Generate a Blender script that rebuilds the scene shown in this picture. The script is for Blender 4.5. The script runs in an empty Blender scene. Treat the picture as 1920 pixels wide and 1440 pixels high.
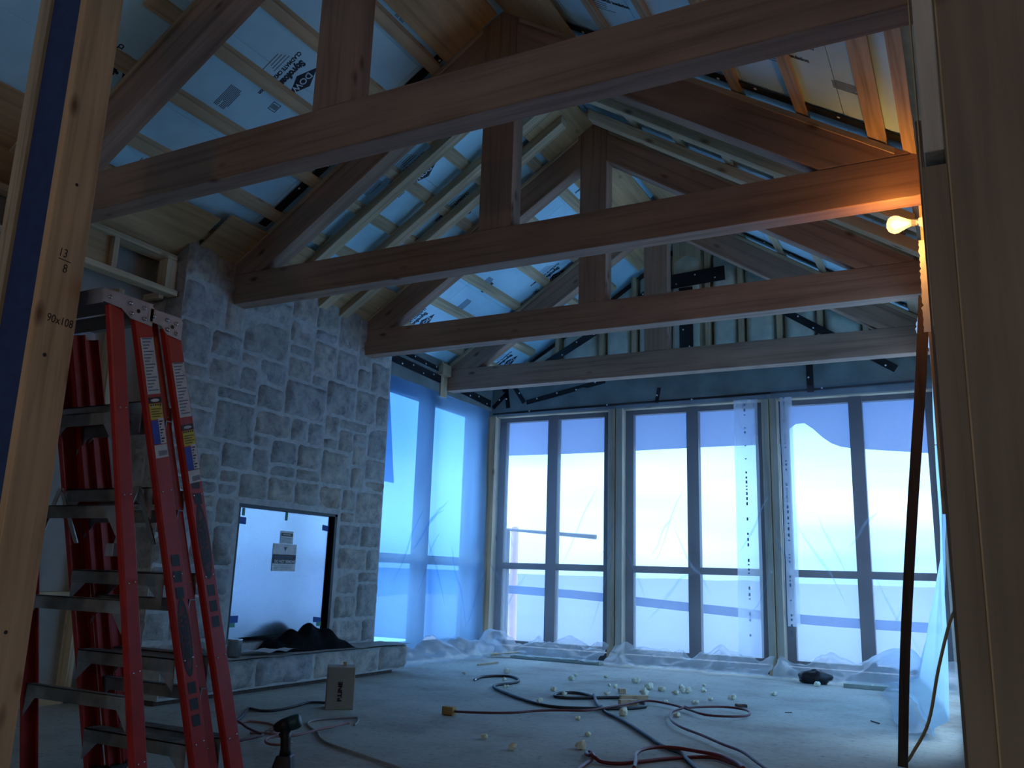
import bpy, bmesh, math, random
from mathutils import Vector, Matrix, noise
random.seed(7)
S = bpy.context.scene
COL = S.collection
V = Vector

# ------------------------------------------------------------------ camera, sky, lamp, exposure
cam_d = bpy.data.cameras.new('camera')
cam = bpy.data.objects.new('camera', cam_d)
COL.objects.link(cam)
yaw, pitch, roll = math.radians(28.1), math.radians(12.56), math.radians(1.85)
fwd = V((-math.sin(yaw) * math.cos(pitch), math.cos(yaw) * math.cos(pitch), math.sin(pitch)))
rt = V((math.cos(yaw), math.sin(yaw), 0))
up = rt.cross(fwd)
r2 = math.cos(roll) * rt + math.sin(roll) * up
u2 = -math.sin(roll) * rt + math.cos(roll) * up
m = Matrix((r2, u2, -fwd)).transposed().to_4x4()
m.translation = V((0, 0, .85))
cam.matrix_world = m
cam_d.sensor_fit = 'HORIZONTAL'
cam_d.sensor_width = 36
cam_d.lens = 1606 * 36 / 1920
cam_d.clip_start = .05
S.camera = cam
S.view_settings.view_transform = 'Standard'
S.view_settings.look = 'None'
S.view_settings.exposure = .78
S.view_settings.gamma = 1
S.view_settings.use_curve_mapping = False
S.cycles.max_bounces = 7
S.cycles.diffuse_bounces = 4
S.cycles.glossy_bounces = 3
S.cycles.transmission_bounces = 5
S.cycles.transparent_max_bounces = 12
S.cycles.sample_clamp_indirect = 6

W = bpy.data.worlds.new('overcast_sky')
S.world = W
W.use_nodes = True
nt = W.node_tree
nt.nodes.clear()
wo = nt.nodes.new('ShaderNodeOutputWorld')
bg = nt.nodes.new('ShaderNodeBackground')
tc = nt.nodes.new('ShaderNodeTexCoord')
sp = nt.nodes.new('ShaderNodeSeparateXYZ')
rp = nt.nodes.new('ShaderNodeValToRGB')
nz = nt.nodes.new('ShaderNodeTexNoise')
nz.inputs['Scale'].default_value = 3
mp = nt.nodes.new('ShaderNodeMapping')
mp.inputs['Scale'].default_value = (1, 1, 5)
mx = nt.nodes.new('ShaderNodeMath')
mx.operation = 'MULTIPLY_ADD'
mx.inputs[1].default_value = .20
nt.links.new(tc.outputs['Generated'], sp.inputs[0])
nt.links.new(tc.outputs['Generated'], mp.inputs[0])
nt.links.new(mp.outputs[0], nz.inputs['Vector'])
nt.links.new(nz.outputs['Fac'], mx.inputs[0])
nt.links.new(sp.outputs['Z'], mx.inputs[2])
nt.links.new(mx.outputs[0], rp.inputs[0])
nt.links.new(rp.outputs[0], bg.inputs['Color'])
nt.links.new(bg.outputs[0], wo.inputs[0])
cr = rp.color_ramp
cr.elements[0].position = 0.02
cr.elements[0].color = (.22, .36, .74, 1)
cr.elements[1].position = .75
cr.elements[1].color = (1.25, 1.62, 2.15, 1)
for p_, c_ in ((.10, (.27, .43, .78, 1)), (.15, (.52, .77, .98, 1)), (.20, (.68, .92, 1, 1)), (.25, (.46, .74, .96, 1)), (.30, (.34, .60, .92, 1)), (.42, (.72, 1.0, 1.35, 1))):
    e_ = cr.elements.new(p_)
    e_.color = c_
SKY = 2.0
bg.inputs['Strength'].default_value = SKY
BULB_W = 60

# added warm fill light without a fixture, unseen in the hallway behind the camera
hl = bpy.data.lights.new('hallway_fill', 'POINT')
hl.energy = 14
hl.color = (1, .74, .50)
hl.shadow_soft_size = .06
ho = bpy.data.objects.new('hallway_fill', hl)
COL.objects.link(ho)
ho.location = (-.9, -1.6, 1.7)

# ------------------------------------------------------------------ helpers
ORIG = {}


def tag(o, label=None, cat=None, group=None, kind=None):
    if label: o['label'] = label
    if cat: o['category'] = cat
    if group: o['group'] = group
    if kind: o['kind'] = kind
    return o


def thing(name, loc, label, cat, group=None):
    o = bpy.data.objects.new(name, None)
    o.empty_display_size = .1
    COL.objects.link(o)
    o.location = loc
    ORIG[o.name] = V(loc)
    return tag(o, label, cat, group)


class MB:
    def __init__(s):
        s.bm = bmesh.new()

    def face(s, pts):
        return s.bm.faces.new([s.bm.verts.new(p) for p in pts])

    def hexa(s, b, t):
        vs = [s.bm.verts.new(p) for p in list(b) + list(t)]
        n = len(b)
        s.bm.faces.new(vs[:n][::-1])
        s.bm.faces.new(vs[n:])
        for i in range(n):
            j = (i + 1) % n
            s.bm.faces.new((vs[i], vs[j], vs[n + j], vs[n + i]))
        return s

    def box(s, x0, x1, y0, y1, z0, z1):
        return s.hexa([(x0, y0, z0), (x1, y0, z0), (x1, y1, z0), (x0, y1, z0)],
                      [(x0, y0, z1), (x1, y0, z1), (x1, y1, z1), (x0, y1, z1)])

    def ext(s, pts, vec):
        vec = V(vec)
        return s.hexa([V(p) for p in pts], [V(p) + vec for p in pts])

    def bar(s, p0, p1, w, t, wdir):
        """rectangular bar, w along wdir, t along the third axis"""
        p0, p1 = V(p0), V(p1)
        a = (p1 - p0).normalized()
        w_ = V(wdir)
        w_ = (w_ - a * w_.dot(a)).normalized()
        t_ = a.cross(w_)
        q = [w_ * w / 2 + t_ * t / 2, -w_ * w / 2 + t_ * t / 2, -w_ * w / 2 - t_ * t / 2, w_ * w / 2 - t_ * t / 2]
        return s.hexa([p0 + k for k in q], [p1 + k for k in q])

    def tube(s, pts, r, n=8, cap=True):
        pts = [V(p) for p in pts]
        rings = []
        prev = None
        for i, p in enumerate(pts):
            a = pts[min(i + 1, len(pts) - 1)] - pts[max(i - 1, 0)]
            if a.length < 1e-9: a = V((0, 0, 1))
            a.normalize()
            if prev is None:
                ref = V((0, 0, 1)) if abs(a.z) < .9 else V((1, 0, 0))
                u = a.cross(ref).normalized()
            else:
                u = (prev - a * prev.dot(a)).normalized()
            prev = u
            w = a.cross(u)
            rr = r[i] if isinstance(r, (list, tuple)) else r
            rings.append([s.bm.verts.new(p + (u * math.cos(2 * math.pi * k / n) + w * math.sin(2 * math.pi * k / n)) * rr) for k in range(n)])
        for A, B in zip(rings, rings[1:]):
            for k in range(n):
                s.bm.faces.new((A[k], A[(k + 1) % n], B[(k + 1) % n], B[k]))
        if cap:
            s.bm.faces.new(rings[0][::-1])
            s.bm.faces.new(rings[-1])
        return s

    def lathe(s, prof, org, axis=(0, 0, 1), n=20):
        org, axis = V(org), V(axis).normalized()
        return s.tube([org + axis * h for h, r in prof], [max(r, 1e-4) for h, r in prof], n)

    def grid(s, fn, nu, nv):
        g = [[s.bm.verts.new(fn(i / nu, j / nv)) for j in range(nv + 1)] for i in range(nu + 1)]
        for i in range(nu):
            for j in range(nv):
                s.bm.faces.new((g[i][j], g[i + 1][j], g[i + 1][j + 1], g[i][j + 1]))
        return s

    def ball(s, c, r, sub=2, sc=(1, 1, 1)):
        mt = Matrix.Translation(V(c)) @ Matrix.Diagonal(V((r * sc[0], r * sc[1], r * sc[2], 1)))
        return bmesh.ops.create_icosphere(s.bm, subdivisions=sub, radius=1, matrix=mt)['verts']

    def build(s, name, mat, parent=None, smooth=False, bevel=0, loc=None):
        bm = s.bm
        bmesh.ops.recalc_face_normals(bm, faces=bm.faces[:])
        off = V((0, 0, 0))
        if parent is not None:
            off = ORIG[parent.name]
        elif loc is not None:
            off = V(loc)
        if off.length:
            bmesh.ops.translate(bm, verts=bm.verts[:], vec=-off)
        me = bpy.data.meshes.new(name)
        bm.to_mesh(me)
        bm.free()
        if smooth:
            me.polygons.foreach_set('use_smooth', [True] * len(me.polygons))
        me.materials.append(mat)
        o = bpy.data.objects.new(name, me)
        COL.objects.link(o)
        if parent is not None:
            o.parent = parent
            ORIG[o.name] = off
        else:
            o.location = off
            ORIG[o.name] = off
        if bevel:
            b = o.modifiers.new('edge', 'BEVEL')
            b.width = bevel
            b.segments = 2
            b.limit_method = 'ANGLE'
        return o


TX = {}


def text_mesh(body, size, bold):
    k = (body, size, bold)
    if k not in TX:
        cu = bpy.data.curves.new('lettering', 'FONT')
        cu.body = body
        cu.size = size
        cu.offset = bold
        cu.extrude = .0004
        cu.resolution_u = 3
        ob = bpy.data.objects.new('lettering', cu)
        COL.objects.link(ob)
        dg = bpy.context.evaluated_depsgraph_get()
        TX[k] = bpy.data.meshes.new_from_object(ob.evaluated_get(dg))
        bpy.data.objects.remove(ob)
    return TX[k]


def lettering(name, body, size, org, right, upv, mat, parent, bold=0.0, sx=1.0):
    """flat printed text; org = left end of the baseline"""
    me = text_mesh(body, size, bold).copy()
    r_, u_ = V(right).normalized(), V(upv).normalized()
    n_ = r_.cross(u_)
    M = Matrix((r_ * sx, u_, n_)).transposed().to_4x4()
    M.translation = V(org) - ORIG[parent.name]
    me.transform(M)
    me.materials.clear()
    me.materials.append(mat)
    o = bpy.data.objects.new(name, me)
    COL.objects.link(o)
    o.parent = parent
    ORIG[o.name] = ORIG[parent.name]
    return o


def patch(name, org, right, upv, w, h, mat, parent, t=.0008, lift=0.0):
    """thin flat rectangle (paper label, printed field); org = lower left"""
    r_, u_ = V(right).normalized(), V(upv).normalized()
    n_ = r_.cross(u_)
    o = V(org) + n_ * lift
    return MB().ext([o, o + r_ * w, o + r_ * w + u_ * h, o + u_ * h], n_ * t).build(name, mat, parent)


def spline(pts, k=4, closed=False):
    P = [V(p) for p in pts]
    out = []
    for i in range(len(P) - 1):
        p0, p1, p2, p3 = P[max(i - 1, 0)], P[i], P[i + 1], P[min(i + 2, len(P) - 1)]
        for j in range(k):
            t = j / k
            out.append(.5 * (2 * p1 + (p2 - p0) * t + (2 * p0 - 5 * p1 + 4 * p2 - p3) * t * t + (3 * p1 - p0 - 3 * p2 + p3) * t ** 3))
    out.append(P[-1])
    return out


# ------------------------------------------------------------------ materials
def newmat(name):
    mt = bpy.data.materials.new(name)
    mt.use_nodes = True
    t = mt.node_tree
    t.nodes.clear()
    return mt, t, t.nodes.new('ShaderNodeOutputMaterial')


def nd(t, typ, **kw):
    n = t.nodes.new(typ)
    for k, v in kw.items():
        if k in n.inputs.keys():
            n.inputs[k].default_value = v
        else:
            setattr(n, k, v)
    return n


def ramp(t, stops):
    r = t.nodes.new('ShaderNodeValToRGB')
    e = r.color_ramp.elements
    e[0].position, e[0].color = stops[0][0], (*stops[0][1], 1)
    e[1].position, e[1].color = stops[-1][0], (*stops[-1][1], 1)
    for p, c in stops[1:-1]:
        k = e.new(p)
        k.color = (*c, 1)
    return r


def plain(name, col, rough=.6, metal=0.0, var=.12, scale=9, bump=0.0, spec=.4):
    mt, t, out = newmat(name)
    p = nd(t, 'ShaderNodeBsdfPrincipled', Roughness=rough, Metallic=metal)
    p.inputs['Specular IOR Level'].default_value = spec
    tc = nd(t, 'ShaderNodeTexCoord')
    nz = nd(t, 'ShaderNodeTexNoise', Scale=scale, Detail=5)
    t.links.new(tc.outputs['Object'], nz.inputs['Vector'])
    r = ramp(t, [(.3, tuple(c * (1 - var) for c in col)), (.7, tuple(min(1, c * (1 + var)) for c in col))])
    t.links.new(nz.outputs['Fac'], r.inputs[0])
    t.links.new(r.outputs[0], p.inputs['Base Color'])
    if bump:
        b = nd(t, 'ShaderNodeBump', Strength=bump, Distance=.01)
        t.links.new(nz.outputs['Fac'], b.inputs['Height'])
        t.links.new(b.outputs[0], p.inputs['Normal'])
    t.links.new(p.outputs[0], out.inputs[0])
    return mt


def wood(name, col, axis='X', roty=0.0, dark=.62, knots=True, rough=.75):
    mt, t, out = newmat(name)
    p = nd(t, 'ShaderNodeBsdfPrincipled', Roughness=rough)
    p.inputs['Specular IOR Level'].default_value = .25
    tc = nd(t, 'ShaderNodeTexCoord')
    m0 = nd(t, 'ShaderNodeMapping')
    m0.inputs['Rotation'].default_value = (0, roty, 0)
    m1 = nd(t, 'ShaderNodeMapping')
    k = {'X': 0, 'Y': 1, 'Z': 2}[axis]
    sc = [22, 22, 22]
    sc[k] = .9
    m1.inputs['Scale'].default_value = sc
    t.links.new(tc.outputs['Object'], m0.inputs[0])
    t.links.new(m0.outputs[0], m1.inputs[0])
    nz = nd(t, 'ShaderNodeTexNoise', Scale=1, Detail=6, Roughness=.6, Distortion=.4)
    t.links.new(m1.outputs[0], nz.inputs['Vector'])
    c1 = tuple(c * dark for c in col)
    c2 = tuple(min(1, c * 1.18) for c in col)
    r = ramp(t, [(.30, c1), (.5, col), (.72, c2)])
    t.links.new(nz.outputs['Fac'], r.inputs[0])
    # broad tone change
    n2 = nd(t, 'ShaderNodeTexNoise', Scale=1.7, Detail=2)
    t.links.new(tc.outputs['Object'], n2.inputs['Vector'])
    mixa = nd(t, 'ShaderNodeMix', data_type='RGBA', blend_type='MULTIPLY')
    mixa.inputs[0].default_value = .6
    r2_ = ramp(t, [(.3, (.72, .70, .68)), (.7, (1.1, 1.1, 1.1))])
    t.links.new(n2.outputs['Fac'], r2_.inputs[0])
    t.links.new(r.outputs[0], mixa.inputs[6])
    t.links.new(r2_.outputs[0], mixa.inputs[7])
    last = mixa.outputs[2]
    if knots:
        m2 = nd(t, 'ShaderNodeMapping')
        s2 = [5.5, 5.5, 5.5]
        s2[k] = 2.4
        m2.inputs['Scale'].default_value = s2
        t.links.new(m0.outputs[0], m2.inputs[0])
        vo = nd(t, 'ShaderNodeTexVoronoi', Scale=1)
        t.links.new(m2.outputs[0], vo.inputs['Vector'])
        r3 = ramp(t, [(.03, (.25, .17, .12)), (.13, (1, 1, 1))])
        t.links.new(vo.outputs['Distance'], r3.inputs[0])
        mb = nd(t, 'ShaderNodeMix', data_type='RGBA', blend_type='MULTIPLY')
        mb.inputs[0].default_value = .85
        t.links.new(last, mb.inputs[6])
        t.links.new(r3.outputs[0], mb.inputs[7])
        last = mb.outputs[2]
    t.links.new(last, p.inputs['Base Color'])
    b = nd(t, 'ShaderNodeBump', Strength=.25, Distance=.004)
    t.links.new(nz.outputs['Fac'], b.inputs['Height'])
    t.links.new(b.outputs[0], p.inputs['Normal'])
    t.links.new(p.outputs[0], out.inputs[0])
    return mt


def poly_mat(name, trans, transl, diff, tint=(.93, .96, 1.0), gloss=.05):
    mt, t, out = newmat(name)
    a = nd(t, 'ShaderNodeBsdfTransparent')
    a.inputs[0].default_value = (*tint, 1)
    b = nd(t, 'ShaderNodeBsdfTranslucent')
    b.inputs[0].default_value = (*[c * .95 for c in tint], 1)
    d = nd(t, 'ShaderNodeBsdfDiffuse')
    d.inputs[0].default_value = (*[.85 * c for c in tint], 1)
    g = nd(t, 'ShaderNodeBsdfGlossy', Roughness=.25)
    tc = nd(t, 'ShaderNodeTexCoord')
    nz = nd(t, 'ShaderNodeTexNoise', Scale=5, Detail=4)
    t.links.new(tc.outputs['Object'], nz.inputs['Vector'])
    bp = nd(t, 'ShaderNodeBump', Strength=.35, Distance=.02)
    t.links.new(nz.outputs['Fac'], bp.inputs['Height'])
    t.links.new(bp.outputs[0], g.inputs['Normal'])
    m1 = nd(t, 'ShaderNodeMixShader', Fac=transl / (trans + transl))
    t.links.new(a.outputs[0], m1.inputs[1])
    t.links.new(b.outputs[0], m1.inputs[2])
    m2 = nd(t, 'ShaderNodeMixShader', Fac=diff)
    t.links.new(m1.outputs[0], m2.inputs[1])
    t.links.new(d.outputs[0], m2.inputs[2])
    m3 = nd(t, 'ShaderNodeMixShader', Fac=gloss)
    t.links.new(m2.outputs[0], m3.inputs[1])
    t.links.new(g.outputs[0], m3.inputs[2])
    t.links.new(m3.outputs[0], out.inputs[0])
    return mt


def stone_mat():
    mt, t, out = newmat('ashlar_stone')
    p = nd(t, 'ShaderNodeBsdfPrincipled', Roughness=.85)
    p.inputs['Specular IOR Level'].default_value = .25
    g = nd(t, 'ShaderNodeNewGeometry')
    r = ramp(t, [(0, (.31, .30, .29)), (.2, (.41, .38, .33)), (.36, (.34, .335, .32)), (.52, (.45, .40, .34)), (.66, (.36, .355, .35)),
                 (.8, (.42, .35, .28)), (.9, (.32, .32, .33)), (1, (.47, .435, .385))])
    t.links.new(g.outputs['Random Per Island'], r.inputs[0])
    tc = nd(t, 'ShaderNodeTexCoord')
    nz = nd(t, 'ShaderNodeTexNoise', Scale=9, Detail=9, Roughness=.75)
    t.links.new(tc.outputs['Object'], nz.inputs['Vector'])
    r2_ = ramp(t, [(.34, (.52, .53, .56)), (.5, (.95, .95, .95)), (.68, (1.3, 1.27, 1.22))])
    t.links.new(nz.outputs['Fac'], r2_.inputs[0])
    mx = nd(t, 'ShaderNodeMix', data_type='RGBA', blend_type='MULTIPLY')
    mx.inputs[0].default_value = 1
    t.links.new(r.outputs[0], mx.inputs[6])
    t.links.new(r2_.outputs[0], mx.inputs[7])
    t.links.new(mx.outputs[2], p.inputs['Base Color'])
    b = nd(t, 'ShaderNodeBump', Strength=.7, Distance=.02)
    t.links.new(nz.outputs['Fac'], b.inputs['Height'])
    t.links.new(b.outputs[0], p.inputs['Normal'])
    t.links.new(p.outputs[0], out.inputs[0])
    return mt


def floor_mat():
    mt, t, out = newmat('dusty_subfloor')
    p = nd(t, 'ShaderNodeBsdfPrincipled', Roughness=.82)
    p.inputs['Specular IOR Level'].default_value = .3
    tc = nd(t, 'ShaderNodeTexCoord')
    n1 = nd(t, 'ShaderNodeTexNoise', Scale=1.3, Detail=7, Roughness=.65)
    n2 = nd(t, 'ShaderNodeTexNoise', Scale=26, Detail=6, Roughness=.7)
    t.links.new(tc.outputs['Object'], n1.inputs['Vector'])
    t.links.new(tc.outputs['Object'], n2.inputs['Vector'])
    r1 = ramp(t, [(.32, (.27, .255, .22)), (.5, (.385, .395, .345)), (.68, (.45, .47, .41))])
    t.links.new(n1.outputs['Fac'], r1.inputs[0])
    r2_ = ramp(t, [(.30, (.45, .42, .40)), (.42, (.95, .95, .95)), (.7, (1.08, 1.08, 1.08))])
    t.links.new(n2.outputs['Fac'], r2_.inputs[0])
    mx = nd(t, 'ShaderNodeMix', data_type='RGBA', blend_type='MULTIPLY')
    mx.inputs[0].default_value = 1
    t.links.new(r1.outputs[0], mx.inputs[6])
    t.links.new(r2_.outputs[0], mx.inputs[7])
    # small dark scraps of dirt
    vo = nd(t, 'ShaderNodeTexVoronoi', Scale=9)
    t.links.new(tc.outputs['Object'], vo.inputs['Vector'])
    r3 = ramp(t, [(.02, (.3, .27, .25)), (.045, (1, 1, 1))])
    t.links.new(vo.outputs['Distance'], r3.inputs[0])
    my = nd(t, 'ShaderNodeMix', data_type='RGBA', blend_type='MULTIPLY')
    my.inputs[0].default_value = .8
    t.links.new(mx.outputs[2], my.inputs[6])
    t.links.new(r3.outputs[0], my.inputs[7])
    t.links.new(my.outputs[2], p.inputs['Base Color'])
    b = nd(t, 'ShaderNodeBump', Strength=.3, Distance=.008)
    t.links.new(n2.outputs['Fac'], b.inputs['Height'])
    t.links.new(b.outputs[0], p.inputs['Normal'])
    t.links.new(p.outputs[0], out.inputs[0])
    return mt


def emit(name, col, st):
    mt, t, out = newmat(name)
    e = nd(t, 'ShaderNodeEmission', Strength=st)
    e.inputs[0].default_value = (*col, 1)
    t.links.new(e.outputs[0], out.inputs[0])
    return mt


def clear_glass(name, tint, gl=.12, rough=.02):
    mt, t, out = newmat(name)
    a = nd(t, 'ShaderNodeBsdfTransparent')
    a.inputs[0].default_value = (*tint, 1)
    g = nd(t, 'ShaderNodeBsdfGlossy', Roughness=rough)
    f = nd(t, 'ShaderNodeLayerWeight', Blend=.25)
    mt_ = nd(t, 'ShaderNodeMath', operation='MULTIPLY_ADD')
    mt_.inputs[1].default_value = .7
    mt_.inputs[2].default_value = gl * .3
    t.links.new(f.outputs['Facing'], mt_.inputs[0])
    m1 = nd(t, 'ShaderNodeMixShader')
    t.links.new(mt_.outputs[0], m1.inputs[0])
    t.links.new(a.outputs[0], m1.inputs[1])
    t.links.new(g.outputs[0], m1.inputs[2])
    t.links.new(m1.outputs[0], out.inputs[0])
    return mt


FIR = (.37, .235, .165)
SPR = (.56, .43, .27)
RA = math.atan(.65)
w_beam = wood('fir_beam', FIR, 'X')
w_post = wood('fir_post', FIR, 'Z')
w_rafL = wood('fir_rafter_a', FIR, 'X', RA)
w_rafR = wood('fir_rafter_b', FIR, 'X', -RA)
w_spY = wood('spruce_y', SPR, 'Y')
w_spX = wood('spruce_x', SPR, 'X')
w_spZ = wood('spruce_z', SPR, 'Z')
w_spL = wood('spruce_slope', SPR, 'X', RA)
w_spR = wood('spruce_slope_b', SPR, 'X', -RA)
w_pale = wood('pale_grey_wood', (.62, .57, .50), 'Z')
w_ply = wood('plywood', (.50, .33, .17), 'Y', 0, .75)
w_plyZ = wood('plywood_upright', (.30, .24, .18), 'Z', 0, .8)
w_jamb = wood('spruce_jamb', (.68, .43, .23), 'Z', 0, .7)
w_dark = wood('dark_wood', (.085, .06, .05), 'Z', 0, .6)
m_foam = plain('foam_board_blue', (.50, .82, .97), .55, 0, .06, 5)
m_ink = plain('dark_blue_ink', (.012, .018, .04), .6, 0, .1, 30)
m_inkg = plain('grey_ink', (.12, .17, .24), .6, 0, .1, 30)
m_pale = plain('pale_print', (.6, .75, .88), .6)
m_tape = plain('black_tape', (.012, .014, .018), .35, 0, .25, 14, .3)
m_wash = plain('staple_cap', (.75, .8, .82), .4)
m_stone = stone_mat()
m_mortar = plain('mortar', (.42, .41, .385), .9, 0, .15, 20, .4)
m_floor = floor_mat()
m_deck = plain('roof_deck', (.3, .25, .18), .8)
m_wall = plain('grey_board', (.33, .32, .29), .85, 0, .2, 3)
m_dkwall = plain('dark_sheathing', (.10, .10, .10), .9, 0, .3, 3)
m_batt = plain('insulation_batt', (.56, .60, .50), .9, 0, .14, 8, .6)
m_vap = plain('grey_membrane', (.17, .205, .195), .45, 0, .25, 4, .3)
m_frame = plain('dark_window_frame', (.030, .030, .036), .4)
m_poly = poly_mat('polythene_sheet', .90, .07, .025, (.80, .89, 1.0), .03)
m_polyL = poly_mat('milky_polythene', .40, .36, .12, (.27, .53, .86), .03)
m_polyR = poly_mat('bluish_polythene', .24, .48, .18, (.46, .72, .95), .04)
m_polyH = poly_mat('polythene_hem', .50, .36, .16, (.84, .92, 1.0))
m_glass = poly_mat('frosted_pane', .93, .05, .015, (.86, .94, 1.0), .04)
m_tarp = poly_mat('blue_tarp', .04, .5, .4, (.001, .20, .44), .02)
m_awn = poly_mat('awning_sheet', .05, .45, .40, (.14, .20, .34), .03)
m_snow = plain('bounce_snow', (.92, .93, .95), .9, 0, .03, 2)  # brighter than the field, for unseen ground that throws light indoors
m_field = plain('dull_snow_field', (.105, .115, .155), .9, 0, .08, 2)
m_red = plain('red_fibreglass', (.42, .025, .020), .42, 0, .15, 12)
m_alu = plain('aluminium', (.36, .36, .37), .5, .6, .18, 16)
m_step = plain('worn_aluminium_step', (.30, .31, .31), .55, .5, .35, 10)
m_steel = plain('bright_steel', (.55, .55, .57), .25, 1, .1, 20)
m_blk = plain('black_plastic', (.012, .012, .014), .45, 0, .3, 10)
m_lab = plain('white_label', (.62, .60, .58), .6, 0, .15, 25)
m_yel = plain('yellow_label', (.60, .45, .03), .6, 0, .12, 25)
m_blu = plain('blue_label', (.02, .06, .42), .5, 0, .15, 25)
m_logo = plain('black_decal', (.018, .012, .012), .5, 0, .2, 20)
m_logor = plain('dull_red_decal', (.14, .018, .015), .5)
m_coat = plain('black_cloth', (.010, .010, .012), .95, 0, .4, 18, .4, .1)
m_bag = plain('black_bin_liner', (.016, .018, .022), .35, 0, .3, 14, .4)
m_paper = plain('white_paper', (.72, .72, .72), .8, 0, .06, 9)
m_torn = plain('torn_white_wrap', (.75, .78, .8), .7, 0, .08, 9)
m_memb = plain('blue_membrane', (.035, .062, .16), .6, 0, .15, 20)
m_card = plain('tan_cardboard', (.36, .32, .26), .85, 0, .08, 7)
m_hose = plain('black_rubber', (.020, .020, .022), .5)
m_cordr = plain('dark_red_cord', (.10, .022, .022), .5)
m_redh = plain('red_hose', (.16, .018, .016), .45)
m_pink = plain('faded_pink_cord', (.33, .17, .16), .6)
m_grey = plain('grey_cord', (.30, .28, .26), .6)
m_yc = plain('tan_cord', (.42, .33, .16), .6)
m_scrap = plain('cream_foam', (.78, .80, .62), .9, 0, .08, 30, .5)
m_teal = plain('teal_plastic', (.015, .055, .065), .45)
m_tapeb = plain('blue_masking_tape', (.03, .10, .36), .7)
m_tapeg = plain('green_masking_tape', (.08, .30, .20), .7)
m_porc = plain('white_porcelain', (.8, .76, .7), .3)
m_bglass = poly_mat('bulb_glass', .72, .20, .04, (1, .93, .78), .10)
m_glow = emit('glowing_filament', (1, .56, .16), 60)
m_cover = plain('film_covered_glass', (.46, .56, .66), .19, .9, .05, 3)
m_orange = plain('orange_plastic', (.62, .34, .30), .6)

ORD = ['first', 'second', 'third', 'fourth', 'fifth', 'sixth', 'seventh', 'eighth', 'ninth', 'tenth']
XR, XL, XW = -2.525, -4.93, -.085       # ridge, left wall, right wall
YB, YC0, YC1, XC = 8.67, 3.97, 6.46, -4.75   # back wall, chimney ends and face
BZ = 2.757


def roofz(x, z0):
    return z0 - .65 * abs(x - XR)


def struct(o):
    o['kind'] = 'structure'
    return o


# ------------------------------------------------------------------ floor, roof deck, walls
struct(MB().box(-5.6, 1.7, -3.2, 8.95, -.2, 0).build('floor', m_floor))
mb = MB()
for s in (-1, 1):
    xe = XR + s * 3.0
    mb.ext([(XR, -3.2, 4.76), (XR, 9.2, 4.76), (xe, 9.2, 4.76 - 1.95), (xe, -3.2, 4.76 - 1.95)], (0, 0, .12))
mb.ext([(XR + 3.0, -3.2, 2.81), (XR + 3.0, 1.9, 2.81), (XR + 4.25, 1.9, 1.998), (XR + 4.25, -3.2, 1.998)], (0, 0, .12))
struct(mb.build('ceiling', m_deck))
# left wall: near part, then header and sill round the side window
mb = MB().box(-5.25, -5.05, -3.2, YC0 + .4, 0, 3.1).box(-5.12, XL - .06, YC1 - .3, 8.9, 2.70, 3.14)
mb.box(-5.12, XL - .06, YC1 - .3, 8.9, -.1, .06).box(-5.12, XL - .04, 8.45, 8.9, 0, 2.8)
wl = struct(mb.build('wall_left', m_wall))
# right wall: solid near part and frame round the side opening
mb = MB().box(.0, XW + .12, 1.87, 4.15, 0, 3.02).box(XW, XW + .12, 4.15, 5.3, 0, 3.02).box(XW, XW + .12, 5.3, 8.9, 2.6, 3.02).box(XW, XW + .12, 8.55, 8.9, 0, 2.6)
mb.box(XW, XW + .12, 5.3, 8.55, 0, .08)
wr = struct(mb.build('wall_right', w_plyZ))
MB().box(-.108, XW - .001, 4.60, 4.64, 1.2, 3.0).build('stud', w_spZ, wr, bevel=.002)
# hallway behind the camera, open to daylight at its far end
mb = MB().box(1.55, 1.7, -3.2, 1.9, 0, 2.3)
mb.box(-5.2, -2.6, -3.2, -3.05, 0, 3.1).box(-1.9, 1.7, -3.2, -3.05, 0, 2.6).ext([(-2.6, -3.2, 2.1), (-1.9, -3.2, 2.1), (-.4, -3.2, 2.6), (-.4, -3.2, 3.3), (-2.52, -3.2, 4.7), (-4.8, -3.2, 3.1), (-2.6, -3.2, 3.1)], (0, .15, 0))
struct(mb.build('wall_front', m_wall))

# back (gable) wall
mb = MB()
mb.ext([(-5.1, 8.84, 2.66), (.05, 8.84, 2.66), (.05, 8.84, 3.1), (XR, 8.84, 4.74), (-5.1, 8.84, 3.1)], (0, .1, 0))
mb.box(-5.1, .05, 8.80, 8.95, -.1, .075)
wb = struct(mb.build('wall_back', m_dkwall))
YF = YB
for a, b in ((-4.93, -4.83), (-3.42, -3.34), (-3.33, -3.255), (-1.771, -1.70), (-1.692, -1.622), (-.20, -.09)):
    MB().box(a, b, YF, 8.80, 0, 2.70).build('window_post', w_spZ, wb, bevel=.004)
MB().box(-4.93, XW, 8.70, 8.80, 2.655, 2.70).build('head_plate', w_spX, wb, bevel=.003)
MB().grid(lambda u, v: (-4.93 + u * 4.83, 8.655 + .012 * noise.noise(V((u * 14, v * 3, 2))), 2.66 + v * .50), 60, 10).build('header_membrane', m_vap, wb, True)
st_x = [-4.45, -4.06, -3.514, -3.13, -2.76, -2.30, -1.953, -1.565, -1.17, -.75]
for x in st_x:
    zt = roofz(x, 4.55)
    MB().box(x - .025, x + .025, 8.68, 8.83, 3.0, zt).build('stud', w_spZ, wb)
MB().box(-2.68, -2.37, 8.70, 8.83, 3.0, 4.5).build('stud', w_spZ, wb)
edges = [-4.85] + st_x + [-.2]
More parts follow.
